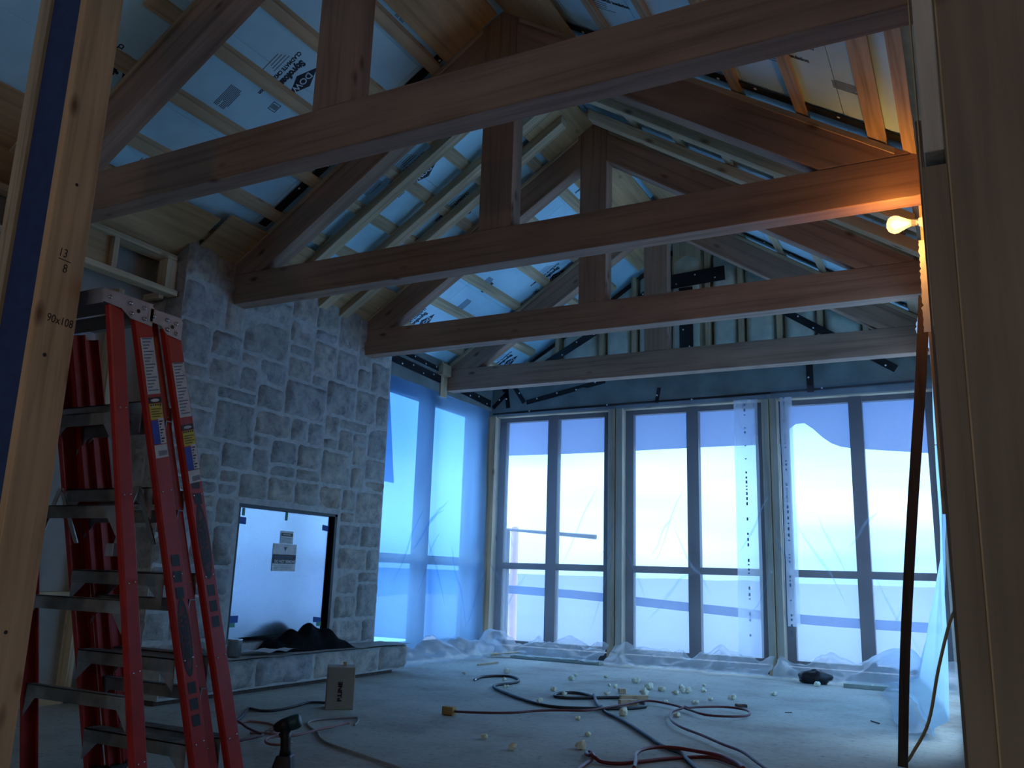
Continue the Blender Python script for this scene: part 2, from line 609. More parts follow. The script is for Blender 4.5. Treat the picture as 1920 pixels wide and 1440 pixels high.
for a, b in zip(edges, edges[1:]):
    x0, x1 = a + .03, b - .03
    if x0 < XR - .16 < x1 or x0 < XR + .16 < x1 or x1 - x0 < .08: pass
    def fb(u, v, x0=x0, x1=x1):
        x = x0 + u * (x1 - x0)
        z0, z1 = 3.03, roofz(x, 4.52)
        z = z0 + v * max(.02, z1 - z0)
        e = min(1, min(u, 1 - u) * 5, min(v, 1 - v) * 6)
        return (x, 8.80 - .115 * math.sqrt(max(e, 0)) - .012 * noise.noise(V((x * 6, z * 6, 0))), z)
    MB().grid(fb, 12, 16).build('insulation_batt', m_batt, wb, True)
# black tape strips of the gable wall, studded with pale caps
def tape(name, pts, w, label, grp, n=(0, -1, 0), wdir=None, caps=.19):
    t_ = None
    pts = [V(p) for p in pts]
    n = V(n)
    mb, caps_ = MB(), []
    for p0, p1 in zip(pts, pts[1:]):
        mb.bar(p0 + n * .004, p1 + n * .004, .006, w, n)
        L = (p1 - p0).length
        side = (p1 - p0).normalized().cross(n)
        k = max(1, int(L / caps))
        for i in range(k):
            c = p0 + (p1 - p0) * ((i + .5) / k) + side * w * .22 * (1 if i % 2 else -1)
            caps_.append(MB().lathe([(0, .0095), (.003, .0095), (.005, .005)], c + n * .006, n, 8))
    o = thing(name, pts[0], label, 'tape', grp)
    mb.build('strip', m_tape, o)
    for mc in caps_: mc.build('fastener_cap', m_wash, o)
    return o


GT = 'black tape strips on the gable wall'
yt = 8.655
tape('black_tape', [(-4.75, yt, 2.98), (-4.28, yt, 3.19), (-3.5, yt, 3.60), (-2.9, yt, 3.98)], .085, 'black tape strip climbing the left gable edge above the back beam', GT)
tape('black_tape', [(-1.9, yt, 3.82), (-1.46, yt, 3.53), (-.5, yt, 2.87)], .075, 'black tape strip sloping down the right gable beside pale insulation', GT)
tape('black_tape', [(-2.525, yt, 3.0), (-2.525, yt, 3.95)], .15, 'wide black tape strip upright behind the back king post', GT)
tape('black_tape', [(-2.95, yt, 4.02), (-2.1, yt, 4.06)], .16, 'black tape strip level under the plywood gable peak', GT)
tape('black_tape', [(-4.42, yt, 2.80), (-4.15, yt, 2.85), (-3.45, yt, 2.985)], .055, 'long black tape strip slanting above the corner window pair', GT)
tape('black_tape', [(-4.60, yt, 3.02), (-4.45, yt, 2.80)], .05, 'short black tape strip falling to the start of the long slanting strip', GT)
tape('black_tape', [(-4.86, yt, 2.76), (-4.68, yt, 2.93)], .05, 'short black tape strip rising from the window corner', GT)
tape('black_tape', [(-4.66, yt, 2.75), (-4.69, yt, 2.97)], .05, 'short upright black tape strip between two slanting ones at the corner', GT)
tape('black_tape', [(-1.282, yt, 2.70), (-1.282, yt, 3.0)], .065, 'short upright black tape strip above the window at the right', GT)
tape('black_tape', [(-2.86, yt, 2.69), (-2.83, yt, 2.86)], .04, 'ragged short black tape strip above the middle window pair', GT)
tape('black_tape', [(-4.86, yt, 2.685), (-3.9, yt, 2.70), (-2.0, yt, 2.715), (-.35, yt, 2.74)], .022, 'thin wavy black tape line along the top of the back windows', GT, caps=.9)
tape('black_tape', [(-4.87, 6.5, 2.895), (-4.87, 7.45, 2.86), (-4.87, 8.6, 2.80)], .085, 'black tape strip along the left wall above the side window', GT, (1, 0, 0))
tape('black_tape', [(-4.87, 6.5, 3.0), (-4.87, 7.5, 2.96)], .05, 'narrow black tape strip topmost on the left wall', GT, (1, 0, 0))
MB().box(XL, -4.876, YC1, 8.67, 2.72, 3.12).build('header_membrane', m_vap, wl)
MB().box(XL - .02, -4.86, 7.50, 7.63, 2.68, 3.06).build('wood_block', w_spZ, wl, bevel=.004)
MB().box(XL - .02, -4.80, 7.44, 7.60, 2.90, 3.02).build('wood_block', w_spY, wl, bevel=.004)


# windows ----------------------------------------------------------------------------------
def window(nm, x0, x1, mull, z0=.09, z1=2.655):
    y0, y1 = 8.79, 8.87
    mb = MB().box(x0, x0 + .085, y0, y1, z0, z1).box(x1 - .085, x1, y0, y1, z0, z1)
    mb.box(x0, x1, y0, y1, z1 - .05, z1).box(x0, x1, y0, y1, z0, z0 + .05)
    w = struct(mb.build(nm, m_frame))
    MB().box(mull - .062, mull + .062, y0 - .02, y1 - .005, z0, z1).build('mullion', m_frame, w)
    MB().box(x0 + .02, x1 - .02, y0 - .015, y1 - .01, .915, .985).build('rail', m_frame, w)
    for a, b in ((x0 + .08, mull - .06), (mull + .06, x1 - .08)):
        for c, d in ((z0 + .045, .92), (.98, z1 - .045)):
            MB().box(a, b, y0 + .03, y0 + .036, c, d).build('pane', m_glass, w)
    return w


window('window_1', -4.83, -3.425, -4.13)
window('window_2', -3.255, -1.775, -2.51)
window('window_3', -1.62, -.20, -.895)
# side window in the left wall
mb = MB()
x0, x1 = -5.09, -5.0
mb.box(x0, x1, 6.3, 6.42, .06, 2.7).box(x0, x1, 8.42, 8.54, .06, 2.7).box(x0, x1, 6.3, 8.54, 2.62, 2.7).box(x0, x1, 6.3, 8.54, .06, .17)
w4 = struct(mb.build('window_4', m_frame))
MB().box(x0, x1 + .03, 7.44, 7.58, .06, 2.7).build('mullion', m_frame, w4)
MB().box(x0, x1 + .02, 6.4, 8.45, .93, 1.02).build('rail', m_frame, w4)
for a, b in ((6.4, 7.45), (7.57, 8.44)):
    for c, d in ((.16, .94), (1.01, 2.63)):
        MB().box(-5.05, -5.044, a, b, c, d).build('pane', m_glass, w4)
# side opening in the right wall
mb = MB().box(-.03, .02, 5.3, 5.38, .08, 2.6).box(-.03, .02, 8.47, 8.55, .08, 2.6).box(-.03, .02, 6.88, 6.98, .08, 2.6).box(-.03, .02, 5.3, 8.55, .08, .14).box(-.03, .02, 5.3, 8.55, 2.54, 2.6)
w5 = struct(mb.build('window_5', m_frame))
for a, b in ((5.38, 6.88), (6.98, 8.47)):
    MB().box(-.006, 0, a, b, .13, 2.55).build('pane', m_glass, w5)


# ------------------------------------------------------------------ roof trusses
def truss(y, xl, xr, label):
    t = thing('roof_truss', (XR, y, BZ), label, 'roof truss', 'timber roof trusses')
    y1 = y + .13
    MB().box(xl, xr, y, y1, BZ, 2.99).build('tie_beam', w_beam, t, bevel=.006)
    MB().ext([(XR - .117, y, 2.99), (XR + .117, y, 2.99), (XR + .117, y, 4.48), (XR, y, 4.555), (XR - .117, y, 4.48)], (0, .13, 0)).build('king_post', w_post, t, bevel=.005)
    for s, mt in ((-1, w_rafL), (1, w_rafR)):
        pts = [(.117, 4.265 - .65 * .117), (.117, 4.557 - .65 * .117), (2.41, 2.991), (1.962, 2.991)]
        MB().ext([(XR + s * d, y, z) for d, z in pts], (0, .13, 0)).build('rafter', mt, t, bevel=.005)
    for s, mt in ((-1, w_spL), (1, w_spR)):
        pts = [(.14, 4.548 - .65 * .14), (.14, 4.515 - .65 * .14), (2.33, 4.515 - .65 * 2.33), (2.33, 4.548 - .65 * 2.33)]
        MB().ext([(XR + s * d, y - .014, z) for d, z in pts], (0, .0135, 0)).build('edge_strip', mt, t)
    return t


truss(2.82, -5.04, -.005, 'brown timber roof truss closest to the doorway, crossing highest in view')
truss(4.42, XC - .01, XW, 'brown timber roof truss with the glowing bulb under its beam end')
truss(6.03, XC - .01, XW, 'brown timber roof truss between the bulb truss and the back one')
truss(7.62, -4.86, XW, 'brown timber roof truss right in front of the windows')

# battens: rows running the length of the roof
GB = 'spruce battens under the roof insulation'
rows = [('left', x) for x in (-4.69, -4.36, -4.03, -3.695, -3.36, -3.03)] + [('right', x) for x in (-2.06, -1.70, -1.335, -.98, -.635, -.27)] + [('edge', -.125)]
for i, (sd, x) in enumerate(rows):
    s = -1 if sd == 'left' else 1
    w = .031 if sd != 'right' or x < -.5 else .045
    pts = [(x - w, 4.559 - .65 * abs(x - w - XR)), (x + w, 4.559 - .65 * abs(x + w - XR))]
    if sd == 'left': lab = ORD[i] + ' spruce batten up from the eave on the left roof slope'
    elif sd == 'right': lab = ORD[i - 6] + ' spruce batten down from the ridge on the right roof slope'
    else: lab = 'spruce batten at the very foot of the right roof slope by the wall'
    o = MB().ext([(pts[0][0], 2.62, pts[0][1]), (pts[1][0], 2.62, pts[1][1]), (pts[1][0], 2.62, pts[1][1] + .041), (pts[0][0], 2.62, pts[0][1] + .041)], (0, 6.04, 0)).build('batten', w_spY, loc=(x, 2.62, pts[0][1]))
    tag(o, lab, 'batten', GB)
# planks up the slope in the middle bay
GP = 'slope planks in the middle roof bay'
for k, (s, y, d0, d1) in enumerate(((-1, 4.965, .12, 2.4), (-1, 5.42, .12, 2.4), (-1, 5.70, .12, 2.4), (1, 5.30, .08, 2.38), (1, 5.76, .08, 2.38))):
    w = .05
    z0 = 4.553
    pts = [(d0, z0 - .65 * d0), (d1, z0 - .65 * d1), (d1, z0 - .085 - .65 * d1), (d0, z0 - .085 - .65 * d0)]
    o = MB().ext([(XR + s * d, y - w, z) for d, z in pts], (0, 2 * w, 0)).build('slope_plank', w_spL if s < 0 else w_spR, loc=(XR + s * d1, y, z0 - .65 * d1), bevel=.004)
    tag(o, ORD[k if s < 0 else k - 3] + ' pale plank climbing the %s slope behind the bulb truss' % ('left' if s < 0 else 'right'), 'plank', GP)

# foam boards, five rows of three on each slope, with printing
BD = {}
GF = 'blue foam boards lining the roof'
ny = {-1: [.3, 1.95, 4.30, 6.72, 8.83], 1: [.3, 2.3, 4.72, 7.1, 8.83]}
for s in (-1, 1):
    ds = [.003, .576, 1.087, 1.598, 2.109, 2.405]
    for r in range(5):
        for c in range(4):
            d0, d1 = ds[r] + .0015, ds[r + 1] - .0015
            y0, y1 = ny[s][c] + .0015, ny[s][c + 1] - .0015
            pts = [(XR + s * d, y, 4.602 - .65 * d) for d, y in ((d0, y0), (d1, y0), (d1, y1), (d0, y1))]
            lab = 'blue foam board, %s row below the ridge, %s from the doorway, on the %s slope' % (ORD[r], ORD[c], 'left' if s < 0 else 'right')
            b = MB().ext(pts, (0, 0, .055)).build('foam_board', m_foam, loc=pts[0])
            tag(b, lab, 'insulation board', GF)
            BD[s, r, c] = (b, d0, d1, y0, y1)


def board_at(s, x, y):
    d = abs(x - XR)
    for k, (b, d0, d1, y0, y1) in BD.items():
        if k[0] == s and d0 - .01 <= d <= d1 + .01 and y0 - .01 <= y <= y1 + .01:
            return b
    return BD[s, 2, 1][0]


def roofp(x, y):
    return V((x, y, 4.6015 - .65 * abs(x - XR)))


def brand_print(s, x, y, logo=True, word=True, small=True):
    """x,y: start of the big word; reads down the slope"""
    sgn = s
    r = V((sgn, 0, -.65)).normalized()
    u = V((0, 1 if s < 0 else -1, 0))
    ud = u.y
    b = board_at(s, x, y)
    if word:
        lettering('printed_word', 'Styrofoam', .068, roofp(x, y), r, u, m_ink, b, .0045, .80)
    if small:
        lettering('printed_word', 'CLADMATE CM20 Insulation', .040, roofp(x + sgn * -.03, y - ud * .055), r, u, m_ink, b, .0018, .78)
        for k in range(4):
            patch('printed_text_line', roofp(x + sgn * (.02 + .01 * k), y - ud * (.085 + .022 * k)), r, u, .14 - .02 * (k % 3), .006, m_inkg, b, .0005)
    if logo:
        c = roofp(x + sgn * .085, y + ud * .125)
        n = r.cross(u)
        dm = MB().ext([c + r * .128, c + u * .062, c - r * .128, c - u * .062], n * .0008).build('printed_emblem', m_ink, b)
        lettering('emblem_letters', 'DOW', .066, c - r * .072 - u * .022 + n * .0009, r, u, m_pale, dm, .0012, .95)
        q = roofp(x + sgn * .30, y + ud * .11)
        n = r.cross(u)
        mbx = MB()
        for k in range(4):
            a_ = q + (r * .03 if k < 2 else u * .03) * (1 if k % 2 else -1)
            mbx.bar(a_ - (u if k < 2 else r) * .032, a_ + (u if k < 2 else r) * .032, .004, .001, r if k < 2 else u)
        for k in range(6):
            mbx.bar(q - r * .018 + u * (-.02 + .008 * k), q + r * .018 + u * (-.02 + .008 * k), .004, .001, u)
        mbx.build('printed_stamp', m_ink, b)


def small_block(s, x, y, n=9):
    r = V((s, 0, -.65)).normalized()
    u = V((0, 1 if s < 0 else -1, 0))
    mbx = MB()
    for k in range(n):
        a = roofp(x, y) - u * .011 * k + r * (.0 if k else .02)
        mbx.bar(a, a + r * (.17 - .05 * ((k * 7) % 5 == 0)), .0055, .001, u)
    mbx.build('printed_text_block', m_inkg, board_at(s, x, y))


for x, y in ((-3.50, 3.60), (-3.50, 5.01), (-3.533, 5.72), (-4.51, 6.62), (-3.53, 7.53), (-4.50, 8.38), (-4.40, 3.43), (-4.0, 2.75), (-2.75, 3.0), (-2.70, 6.75)):
    brand_print(-1, x, y)
for x, y in ((-3.83, 3.46), (-4.45, 4.84), (-3.80, 4.9), (-4.60, 5.2), (-2.85, 3.95), (-3.95, 6.95), (-4.22, 7.0), (-3.25, 6.9), (-3.0, 3.3), (-2.95, 5.75), (-4.25, 3.1)):
    small_block(-1, x, y)
for x, y in ((-.80, 3.83), (-1.72, 3.86), (-1.1, 6.9), (-1.55, 5.5)):
    brand_print(1, x, y)
for x, y in ((-.43, 3.98), (-1.95, 3.7), (-1.2, 3.9), (-1.4, 7.2), (-1.0, 5.6)):
    small_block(1, x, y, 8)
# dark smears of membrane on boards
for k, (x, y, dx, w, lab) in enumerate(((-4.19, 6.50, .33, .055, 'black membrane scrap taped high on the left slope by the third truss'),
                                   (-4.52, 6.43, .14, .04, 'short black membrane scrap near the foot of the third truss rafter'),
                                   (-3.75, 6.88, .34, .022, 'narrow black membrane line between two battens on the left slope'),
                                   (-4.10, 6.98, .12, .04, 'small black membrane patch below the narrow line on the left slope'))):
    n = V((-.65, 0, -1)).normalized() * -1
    pts = [roofp(x, y - w / 2), roofp(x, y + w / 2), roofp(x + dx, y + w / 2), roofp(x + dx, y - w / 2)]
    tag(MB().ext(pts, (0, 0, -.003)).build('membrane_scrap', m_tape, loc=pts[0]), lab, 'membrane', 'black membrane scraps on the roof boards')
# black membrane strips against the rafters
GM = 'black membrane strips beside the rafters'
for s, y, d0, d1, w, lab in ((-1, 4.40, .35, 1.95, .07, 'black membrane strip along the left rafter of the bulb truss'), (1, 4.40, .3, 2.40, .07, 'black membrane strip along the right rafter of the bulb truss'),
                        (1, 6.01, .3, 2.3, .05, 'black membrane strip along the right rafter of the third truss'), (1, 7.60, .5, 2.3, .05, 'black membrane strip along the right rafter of the back truss')):
    p0, p1 = V((XR + s * d0, y - w / 2, 4.594 - .65 * d0)), V((XR + s * d1, y - w / 2, 4.594 - .65 * d1))
    tape('membrane_strip', [p0, p1], w, lab, GM, V((s * -.65, 0, -1)).normalized(), None, .25)

# plywood pieces at ridge and eave
GY = 'plywood pieces under the roof boards'


def slope_ply(s, d0, d1, y0, y1, z0, lab, mt=w_ply):
    pts = [(XR + s * d, y, z0 - .65 * d) for d, y in ((d0, y0), (d1, y0), (d1, y1), (d0, y1))]
    tag(MB().ext(pts, (0, 0, .012)).build('plywood_piece', mt, loc=pts[1]), lab, 'plywood', GY)


slope_ply(-1, .03, .42, 3.2, 4.40, 4.541, 'orange plywood piece left of the ridge in front of the bulb truss')
slope_ply(1, .03, .55, 3.0, 4.40, 4.541, 'orange plywood piece right of the ridge in front of the bulb truss')
slope_ply(-1, .005, .40, 5.55, 6.02, 4.541, 'small plywood piece left of the ridge before the third truss')
slope_ply(1, .005, .46, 5.83, 6.02, 4.541, 'small plywood piece right of the ridge before the third truss')
slope_ply(-1, .03, .38, 6.5, 7.60, 4.541, 'plywood piece left of the ridge before the back truss')
slope_ply(1, .03, .75, 6.3, 7.60, 4.541, 'large plywood piece right of the ridge before the back truss')
slope_ply(1, .03, .9, 7.8, 8.60, 4.541, 'plywood piece right of the ridge against the gable wall')
slope_ply(-1, .03, .5, 7.8, 8.60, 4.541, 'plywood piece left of the ridge against the gable wall')
slope_ply(-1, 2.00, 2.44, 2.97, 4.02, 4.535, 'plywood piece over the left eave in front of the chimney')
slope_ply(-1, 1.93, 2.44, 4.05, 4.41, 4.520, 'plywood piece between the chimney top and the bulb truss foot')
slope_ply(-1, 1.90, 2.40, 4.57, 6.02, 4.53, 'plywood piece over the chimney top between two trusses')
slope_ply(-1, 1.90, 2.44, 1.4, 2.80, 4.575, 'plywood piece over the left eave by the doorway post')


# ------------------------------------------------------------------ stone chimney and hearth
def stone_face(mb, y0, y1, z0, z1, to3d, hole=None, cell=.10, seed=3):
    rnd = random.Random(seed)
    nu, nv = round((y1 - y0) / cell), round((z1 - z0) / cell)
    cy, cz = (y1 - y0) / nu, (z1 - z0) / nv
    occ = [[False] * nv for _ in range(nu)]
    if hole:
        for i in range(nu):
            for j in range(nv):
                yc, zc = y0 + (i + .5) * cy, z0 + (j + .5) * cz
                if hole[0] < yc < hole[1] and hole[2] < zc < hole[3]:
                    occ[i][j] = True
    for j in range(nv):
        for i in range(nu):
            if occ[i][j]: continue
            h = rnd.choice((1, 1, 2, 2, 2, 3))
            w = rnd.choice((2, 3, 3, 4)) if h > 1 else rnd.choice((2, 3, 3, 4))
            w = max(w, h)
            ww = 1
            while ww < w and i + ww < nu and not occ[i + ww][j]: ww += 1
            rem = 0
            while i + ww + rem < nu and not occ[i + ww + rem][j]: rem += 1
            if rem == 1: ww += 1
            hh = 1
            while hh < h and j + hh < nv and all(not occ[i + k][j + hh] for k in range(ww)): hh += 1
            if j + hh == nv - 1: hh += 1 if all(not occ[i + k][j + hh] for k in range(ww)) else 0
            for a in range(ww):
                for b in range(hh): occ[i + a][j + b] = True
            A0, A1 = y0 + i * cy + .008, y0 + (i + ww) * cy - .008
            B0, B1 = z0 + j * cz + .008, z0 + (j + hh) * cz - .008
            out_ = rnd.uniform(.012, .034)
            sd = rnd.uniform(0, 50)
            tl = rnd.uniform(-.012, .012)
            tv = rnd.uniform(-.012, .012)
            n, mm = max(5, round((A1 - A0) / .026)), max(5, round((B1 - B0) / .026))
            def fn(u, v):
                e = min(min(u, 1 - u) * n * .8, min(v, 1 - v) * mm * .8, 1)
                a = A0 + u * (A1 - A0) + .012 * noise.noise(V((sd, v * 4 + u * 2, 0)))
                b = B0 + v * (B1 - B0) + .011 * noise.noise(V((u * 5, sd, 1)))
                rg = noise.fractal(V((a * 7 + sd, b * 7, sd)), 1, 2, 4)
                d = -.012 + e * (out_ + tl * (u - .5) * 2 + tv * (v - .5) * 2 + .030 * rg * abs(rg + .25))
                return to3d(a, b, d)
            mb.grid(fn, n, mm)
    return mb


ch = thing('stone_chimney', (XC, 5.2, 0), 'tall grey fieldstone chimney wall on the left with the fireplace', 'chimney')
mb = MB()
HOLE = (4.70, 5.83, .24, 1.30)
stone_face(mb, YC0, YC1, .24, 3.14, lambda a, b, d: (XC + d, a, min(b, 3.155)), HOLE)
stone_face(mb, -5.25, XC, 0, 3.0, lambda a, b, d: (a, YC0 - d, b), None, .10, 11)
mb.build('masonry', m_stone, ch, True)
mb = MB()
xb = XC - .008
for a, b, c, d in ((YC0, 4.70, 0, 3.13), (5.83, YC1, 0, 3.13), (4.70, 5.83, 1.30, 3.13), (4.70, 5.83, 0, .30)):
    mb.box(-5.24, xb, a + (.008 if a == YC0 else 0), b, c, d)
mb.build('mortar_core', m_mortar, ch)
mb = MB().box(-5.0, -4.76, 4.70, 4.72, .3, 1.30).box(-5.0, -4.755, 5.80, 5.83, .3, 1.30).box(-5.0, -4.755, 4.70, 5.83, 1.282, 1.305).box(-5.0, -4.99, 4.7, 5.83, .3, 1.3)
mb.build('firebox_frame', m_blk, ch)
he = thing('stone_hearth', (-4.42, 5.2, 0), 'low raised stone hearth ledge in front of the fireplace', 'hearth')
mb = MB()
stone_face(mb, YC0 - .1, 6.51, .035, .235, lambda a, b, d: (-4.43 + d, a, b), None, .2, 21)
stone_face(mb, -4.75, -4.43, .035, .235, lambda a, b, d: (a, 6.50 + d, b), None, .2, 5)
mb.build('masonry', m_stone, he, True)
MB().box(XC + .02, -4.44, YC0 - .1, 6.49, .03, .225).build('core', m_mortar, he)
def slab(u, v):
    return (XC + .03 + u * .34, YC0 - .12 + v * 2.66, .240 + .008 * noise.noise(V((u * 3, v * 9, 4))))
mb = MB().grid(slab, 8, 50)
mb.build('capping', m_stone, he, True)
MB().box(XC + .03, -4.47, YC0 - .1, 6.35, 0, .032).build('footing_board', w_dark, he)

# glass cover of the fireplace, with film, tape and notices
cv = thing('fireplace_cover', (-4.79, 5.23, .36), 'shiny film-covered glass sheet standing in the fireplace opening', 'fireplace cover')
def cvp(y, z): return (-4.80, y, z)
mb = MB().ext([(-4.80, 4.725, .335), (-4.80, 5.755, .355), (-4.80, 5.765, 1.28), (-4.80, 4.725, 1.28)], (.008, 0, 0))
mb.build('film_sheet', m_cover, cv)
R_, U_ = (0, 1, 0), (0, 0, 1)
xf = -4.790
nt1 = patch('notice', (xf, 5.125, .822), R_, U_, .266, .21, m_lab, cv)
patch('notice_band', (xf + .001, 5.127, .880), R_, U_, .262, .070, m_logo, nt1)
lettering('notice_words', 'DO NOT REMOVE', .031, (xf + .002, 5.150, .886), R_, U_, m_lab, nt1, .0009, .92)
lettering('notice_words', 'PROTECTIVE COVER', .022, (xf + .002, 5.145, .921), R_, U_, m_inkg, nt1, .0003, 1.02)
MB().ext([(xf + .001, 5.245, 1.008), (xf + .001, 5.262, .976), (xf + .001, 5.284, 1.012), (xf + .001, 5.268, 1.006)], (.001, 0, 0)).build('notice_mark', m_logo, nt1)
for k in range(3): patch('notice_line', (xf + .001, 5.15, .836 + .012 * k), R_, U_, .20, .0035, m_inkg, nt1, .0005)
nt2 = patch('notice', (xf, 5.195, 1.034), R_, U_, .145, .098, m_lab, cv)
patch('notice_band', (xf + .001, 5.203, 1.092), R_, U_, .128, .024, m_logo, nt2)
patch('notice_line', (xf + .0018, 5.222, 1.101), R_, U_, .09, .006, m_lab, nt2, .0005)
for k in range(4): patch('notice_line', (xf + .001, 5.208, 1.045 + .010 * k), R_, U_, .112, .0032, m_inkg, nt2, .0005)
for y, z, w, h, mt in ((4.727, 1.160, .085, .05, m_tapeb), (4.770, 1.222, .022, .055, m_tapeg), (5.235, 1.215, .022, .065, m_tapeg), (5.69, 1.165, .07, .045, m_tapeb), (4.735, .445, .09, .05, m_tapeb),
                       (4.745, .415, .055, .03, m_tapeg), (5.665, .425, .09, .04, m_tapeb), (5.71, .392, .05, .033, m_tapeg)):
    patch('masking_tape', (xf + .001, y, z), (0, 1, random.uniform(-.1, .1)), U_, w, h, mt, cv)

# things on the hearth
def coat(u, v):
    a = u * 2 - 1
    b = v * 2 - 1
    y = 5.37 + a * .36
    x = -4.62 + b * .16 + .07 * a
    e = max(0, 1 - abs(a) ** 2.6) * max(0, 1 - abs(b) ** 2.4)
    top = .17 * (.75 + .25 * math.sin(a * 2.2 + .6)) * (1 - .45 * max(0, a - .2))
    z = .247 + (e ** .6) * (top + .035 * noise.noise(V((y * 9, x * 12, 2))) + .022 * math.sin(a * 13 + b * 3))
    return (x + .02 * noise.noise(V((y * 7, 3, x))), y, max(z, .246))
tag(MB().grid(coat, 40, 22).build('black_coat', m_coat, smooth=True, loc=(-4.6, 5.36, .247)), 'crumpled black coat thrown on the stone hearth', 'coat')
def pap(u, v, y0=4.90, x0=-4.53, a=.3):
    x, y = (u - .5) * .20, (v - .5) * .40
    return (x0 + x * math.cos(a) - y * math.sin(a) * .3, y0 + y + x * a, .258 + .014 * abs(math.sin(v * 7 + u * 2)) + .006 * noise.noise(V((u * 4, v * 4, 8))))
tag(MB().grid(pap, 10, 16).build('paper_sheet', m_paper, loc=(-4.53, 4.90, .255)), 'creased white paper sheet lying on the hearth beside the black coat', 'paper')
t = thing('tin_can', (-4.52, 4.555, .245), 'round metal tin at the hearth edge half hidden by the ladder', 'tin')
MB().lathe([(0, .045), (.003, .048), (.105, .052), (.11, .054), (.113, .052), (.11, .048), (.01, .044)], (-4.52, 4.545, .247), n=24).build('tin_body', m_steel, t, True)

# ------------------------------------------------------------------ wood framing at the left eave
fr = thing('bulkhead_frame', (-4.85, 3.4, 2.7), 'rough spruce bulkhead frame high on the left wall beside the chimney', 'wood frame')
MB().box(-4.92, -4.83, 2.2, 3.95, 2.945, 2.985).build('rail', w_spY, fr, bevel=.003)
MB().box(-4.88, -4.79, 2.2, 3.95, 2.68, 2.72).build('rail', w_spY, fr, bevel=.003)
MB().box(-4.92, -4.83, 3.87, 3.96, 2.72, 2.945).build('upright', w_spZ, fr, bevel=.003)
MB().box(-4.92, -4.83, 3.44, 3.48, 2.72, 2.945).build('upright', w_spZ, fr, bevel=.003)
MB().box(-4.91, -4.87, 3.14, 3.44, 2.72, 2.945).build('infill_board', w_ply, fr)
MB().box(-5.04, -4.88, 3.87, 3.91, 2.66, 2.70).build('cross_rail', w_spX, fr)
# stud wall seen through the ladder
for k, y in enumerate((1.9, 2.35, 2.78, 3.21, 3.62)):
    MB().box(-5.05, -4.96, y, y + .04, 0, 2.66).build('stud', w_spZ, wl)
MB().box(-5.05, -4.96, 1.5, 3.95, .62, .66).build('blocking', w_spY, wl)
MB().box(-5.05, -4.96, 1.5, 3.95, 0, .05).build('bottom_plate', w_spY, wl)

# ------------------------------------------------------------------ door posts close to the camera
lp = thing('door_post', (-2.85, 1.78, 0), 'rough door post at the left edge with blue membrane and pencilled sums', 'door post')
MB().box(-2.788, -2.75, 1.708, 1.853, 0, 3.25).build('inner_stud', w_jamb, lp, bevel=.002)
MB().box(-2.975, -2.789, 1.722, 1.80, 0, 3.25).build('membrane_strip', m_memb, lp)
MB().box(-3.018, -2.976, 1.708, 1.853, 0, 3.25).build('outer_stud', w_spZ, lp, bevel=.002)
MB().box(-3.065, -3.024, 1.72, 1.853, 0, 3.25).build('outer_stud', w_spZ, lp, bevel=.002)
xj = -2.7497
def pencil(body, y, z, size, sl=.0):
    lettering('pencilled_note', body, size, (xj, y, z), (0, 1, sl), (0, .08, 1), m_logo, lp, 0, .8)
pencil('13', 1.748, 1.892, .045)
MB().bar((xj, 1.752, 1.883), (xj, 1.80, 1.880), .003, .001, (0, 0, 1)).build('pencilled_note', m_logo, lp)
pencil('8', 1.772, 1.838, .045)
pencil('90x108', 1.742, 1.652, .042, -.03)
for y, z, r in ((1.778, 2.17, .006), (1.756, 1.533, .007), (1.77, .62, .006)):
    MB().lathe([(0, r), (.001, r)], (xj, y, z), (1, 0, 0), 10).build('nail_head', m_logo, lp)

rj = thing('door_jamb', (.2, 1.75, 0), 'dark door jamb of studs and plywood at the right edge', 'door jamb')
MB().box(-.030, .0155, 1.72, 1.86, 0, 1.65).build('jack_stud', w_plyZ, rj, bevel=.002)
MB().box(-.024, .0125, 1.69, 1.86, 1.665, 3.2).build('header_block', w_pale, rj, bevel=.003)
MB().box(.0185, .75, 1.70, 1.718, 0, 3.2).build('plywood_sheet', w_plyZ, rj)
MB().box(.0155, .0185, 1.70, 1.73, 0, 3.2).build('sheet_edge', w_spZ, rj)
MB().box(.0185, 1.55, 1.735, 1.86, 0, 3.1).build('stud_core', w_plyZ, rj)
MB().box(-.0335, -.0302, 1.80, 1.86, 1.35, 2.12).build('packer', w_spZ, rj, bevel=.002)

# ------------------------------------------------------------------ bulb on the right wall
lb = thing('light_bulb', (XW, 4.38, 2.6), 'bare glowing light bulb in a socket on the right wall', 'light bulb')
ax = V((-1, 0, .045))
o0 = V((-.112, 4.38, 2.601))
MB().lathe([(0, .014), (.012, .0145), (.03, .017), (.05, .023), (.07, .034), (.088, .0425), (.105, .0445), (.12, .041), (.132, .031), (.139, .015), (.1405, .001)], o0, ax, 28).build('glass', m_bglass, lb, True)
MB().ball(o0 + ax * .095, .017, 2, (1, 1, 1)).__class__
mb = MB()
mb.ball(o0 + ax * .098, .020, 2)
mb.ball(o0 + ax * .055, .008, 2)
mb.build('filament', m_glow, lb, True)
MB().lathe([(-.014, .013), (-.002, .0135), (.0, .012)], o0, ax, 16).build('screw_base', m_steel, lb, True)
MB().lathe([(-.027, .034), (-.022, .034), (-.018, .024), (-.008, .021), (-.004, .018)], o0, ax, 20).build('socket', m_porc, lb, True)
ld = bpy.data.lights.new('bulb_light', 'POINT')
ld.energy = BULB_W
ld.color = (1, .40, .10)
ld.shadow_soft_size = .02
lo = bpy.data.objects.new('bulb_light', ld)
COL.objects.link(lo)
lo.parent = lb
lo.location = o0 + ax * .098 - ORIG[lb.name]

# ------------------------------------------------------------------ step ladders
def lad_x(z): return -2.64 - .034 * z


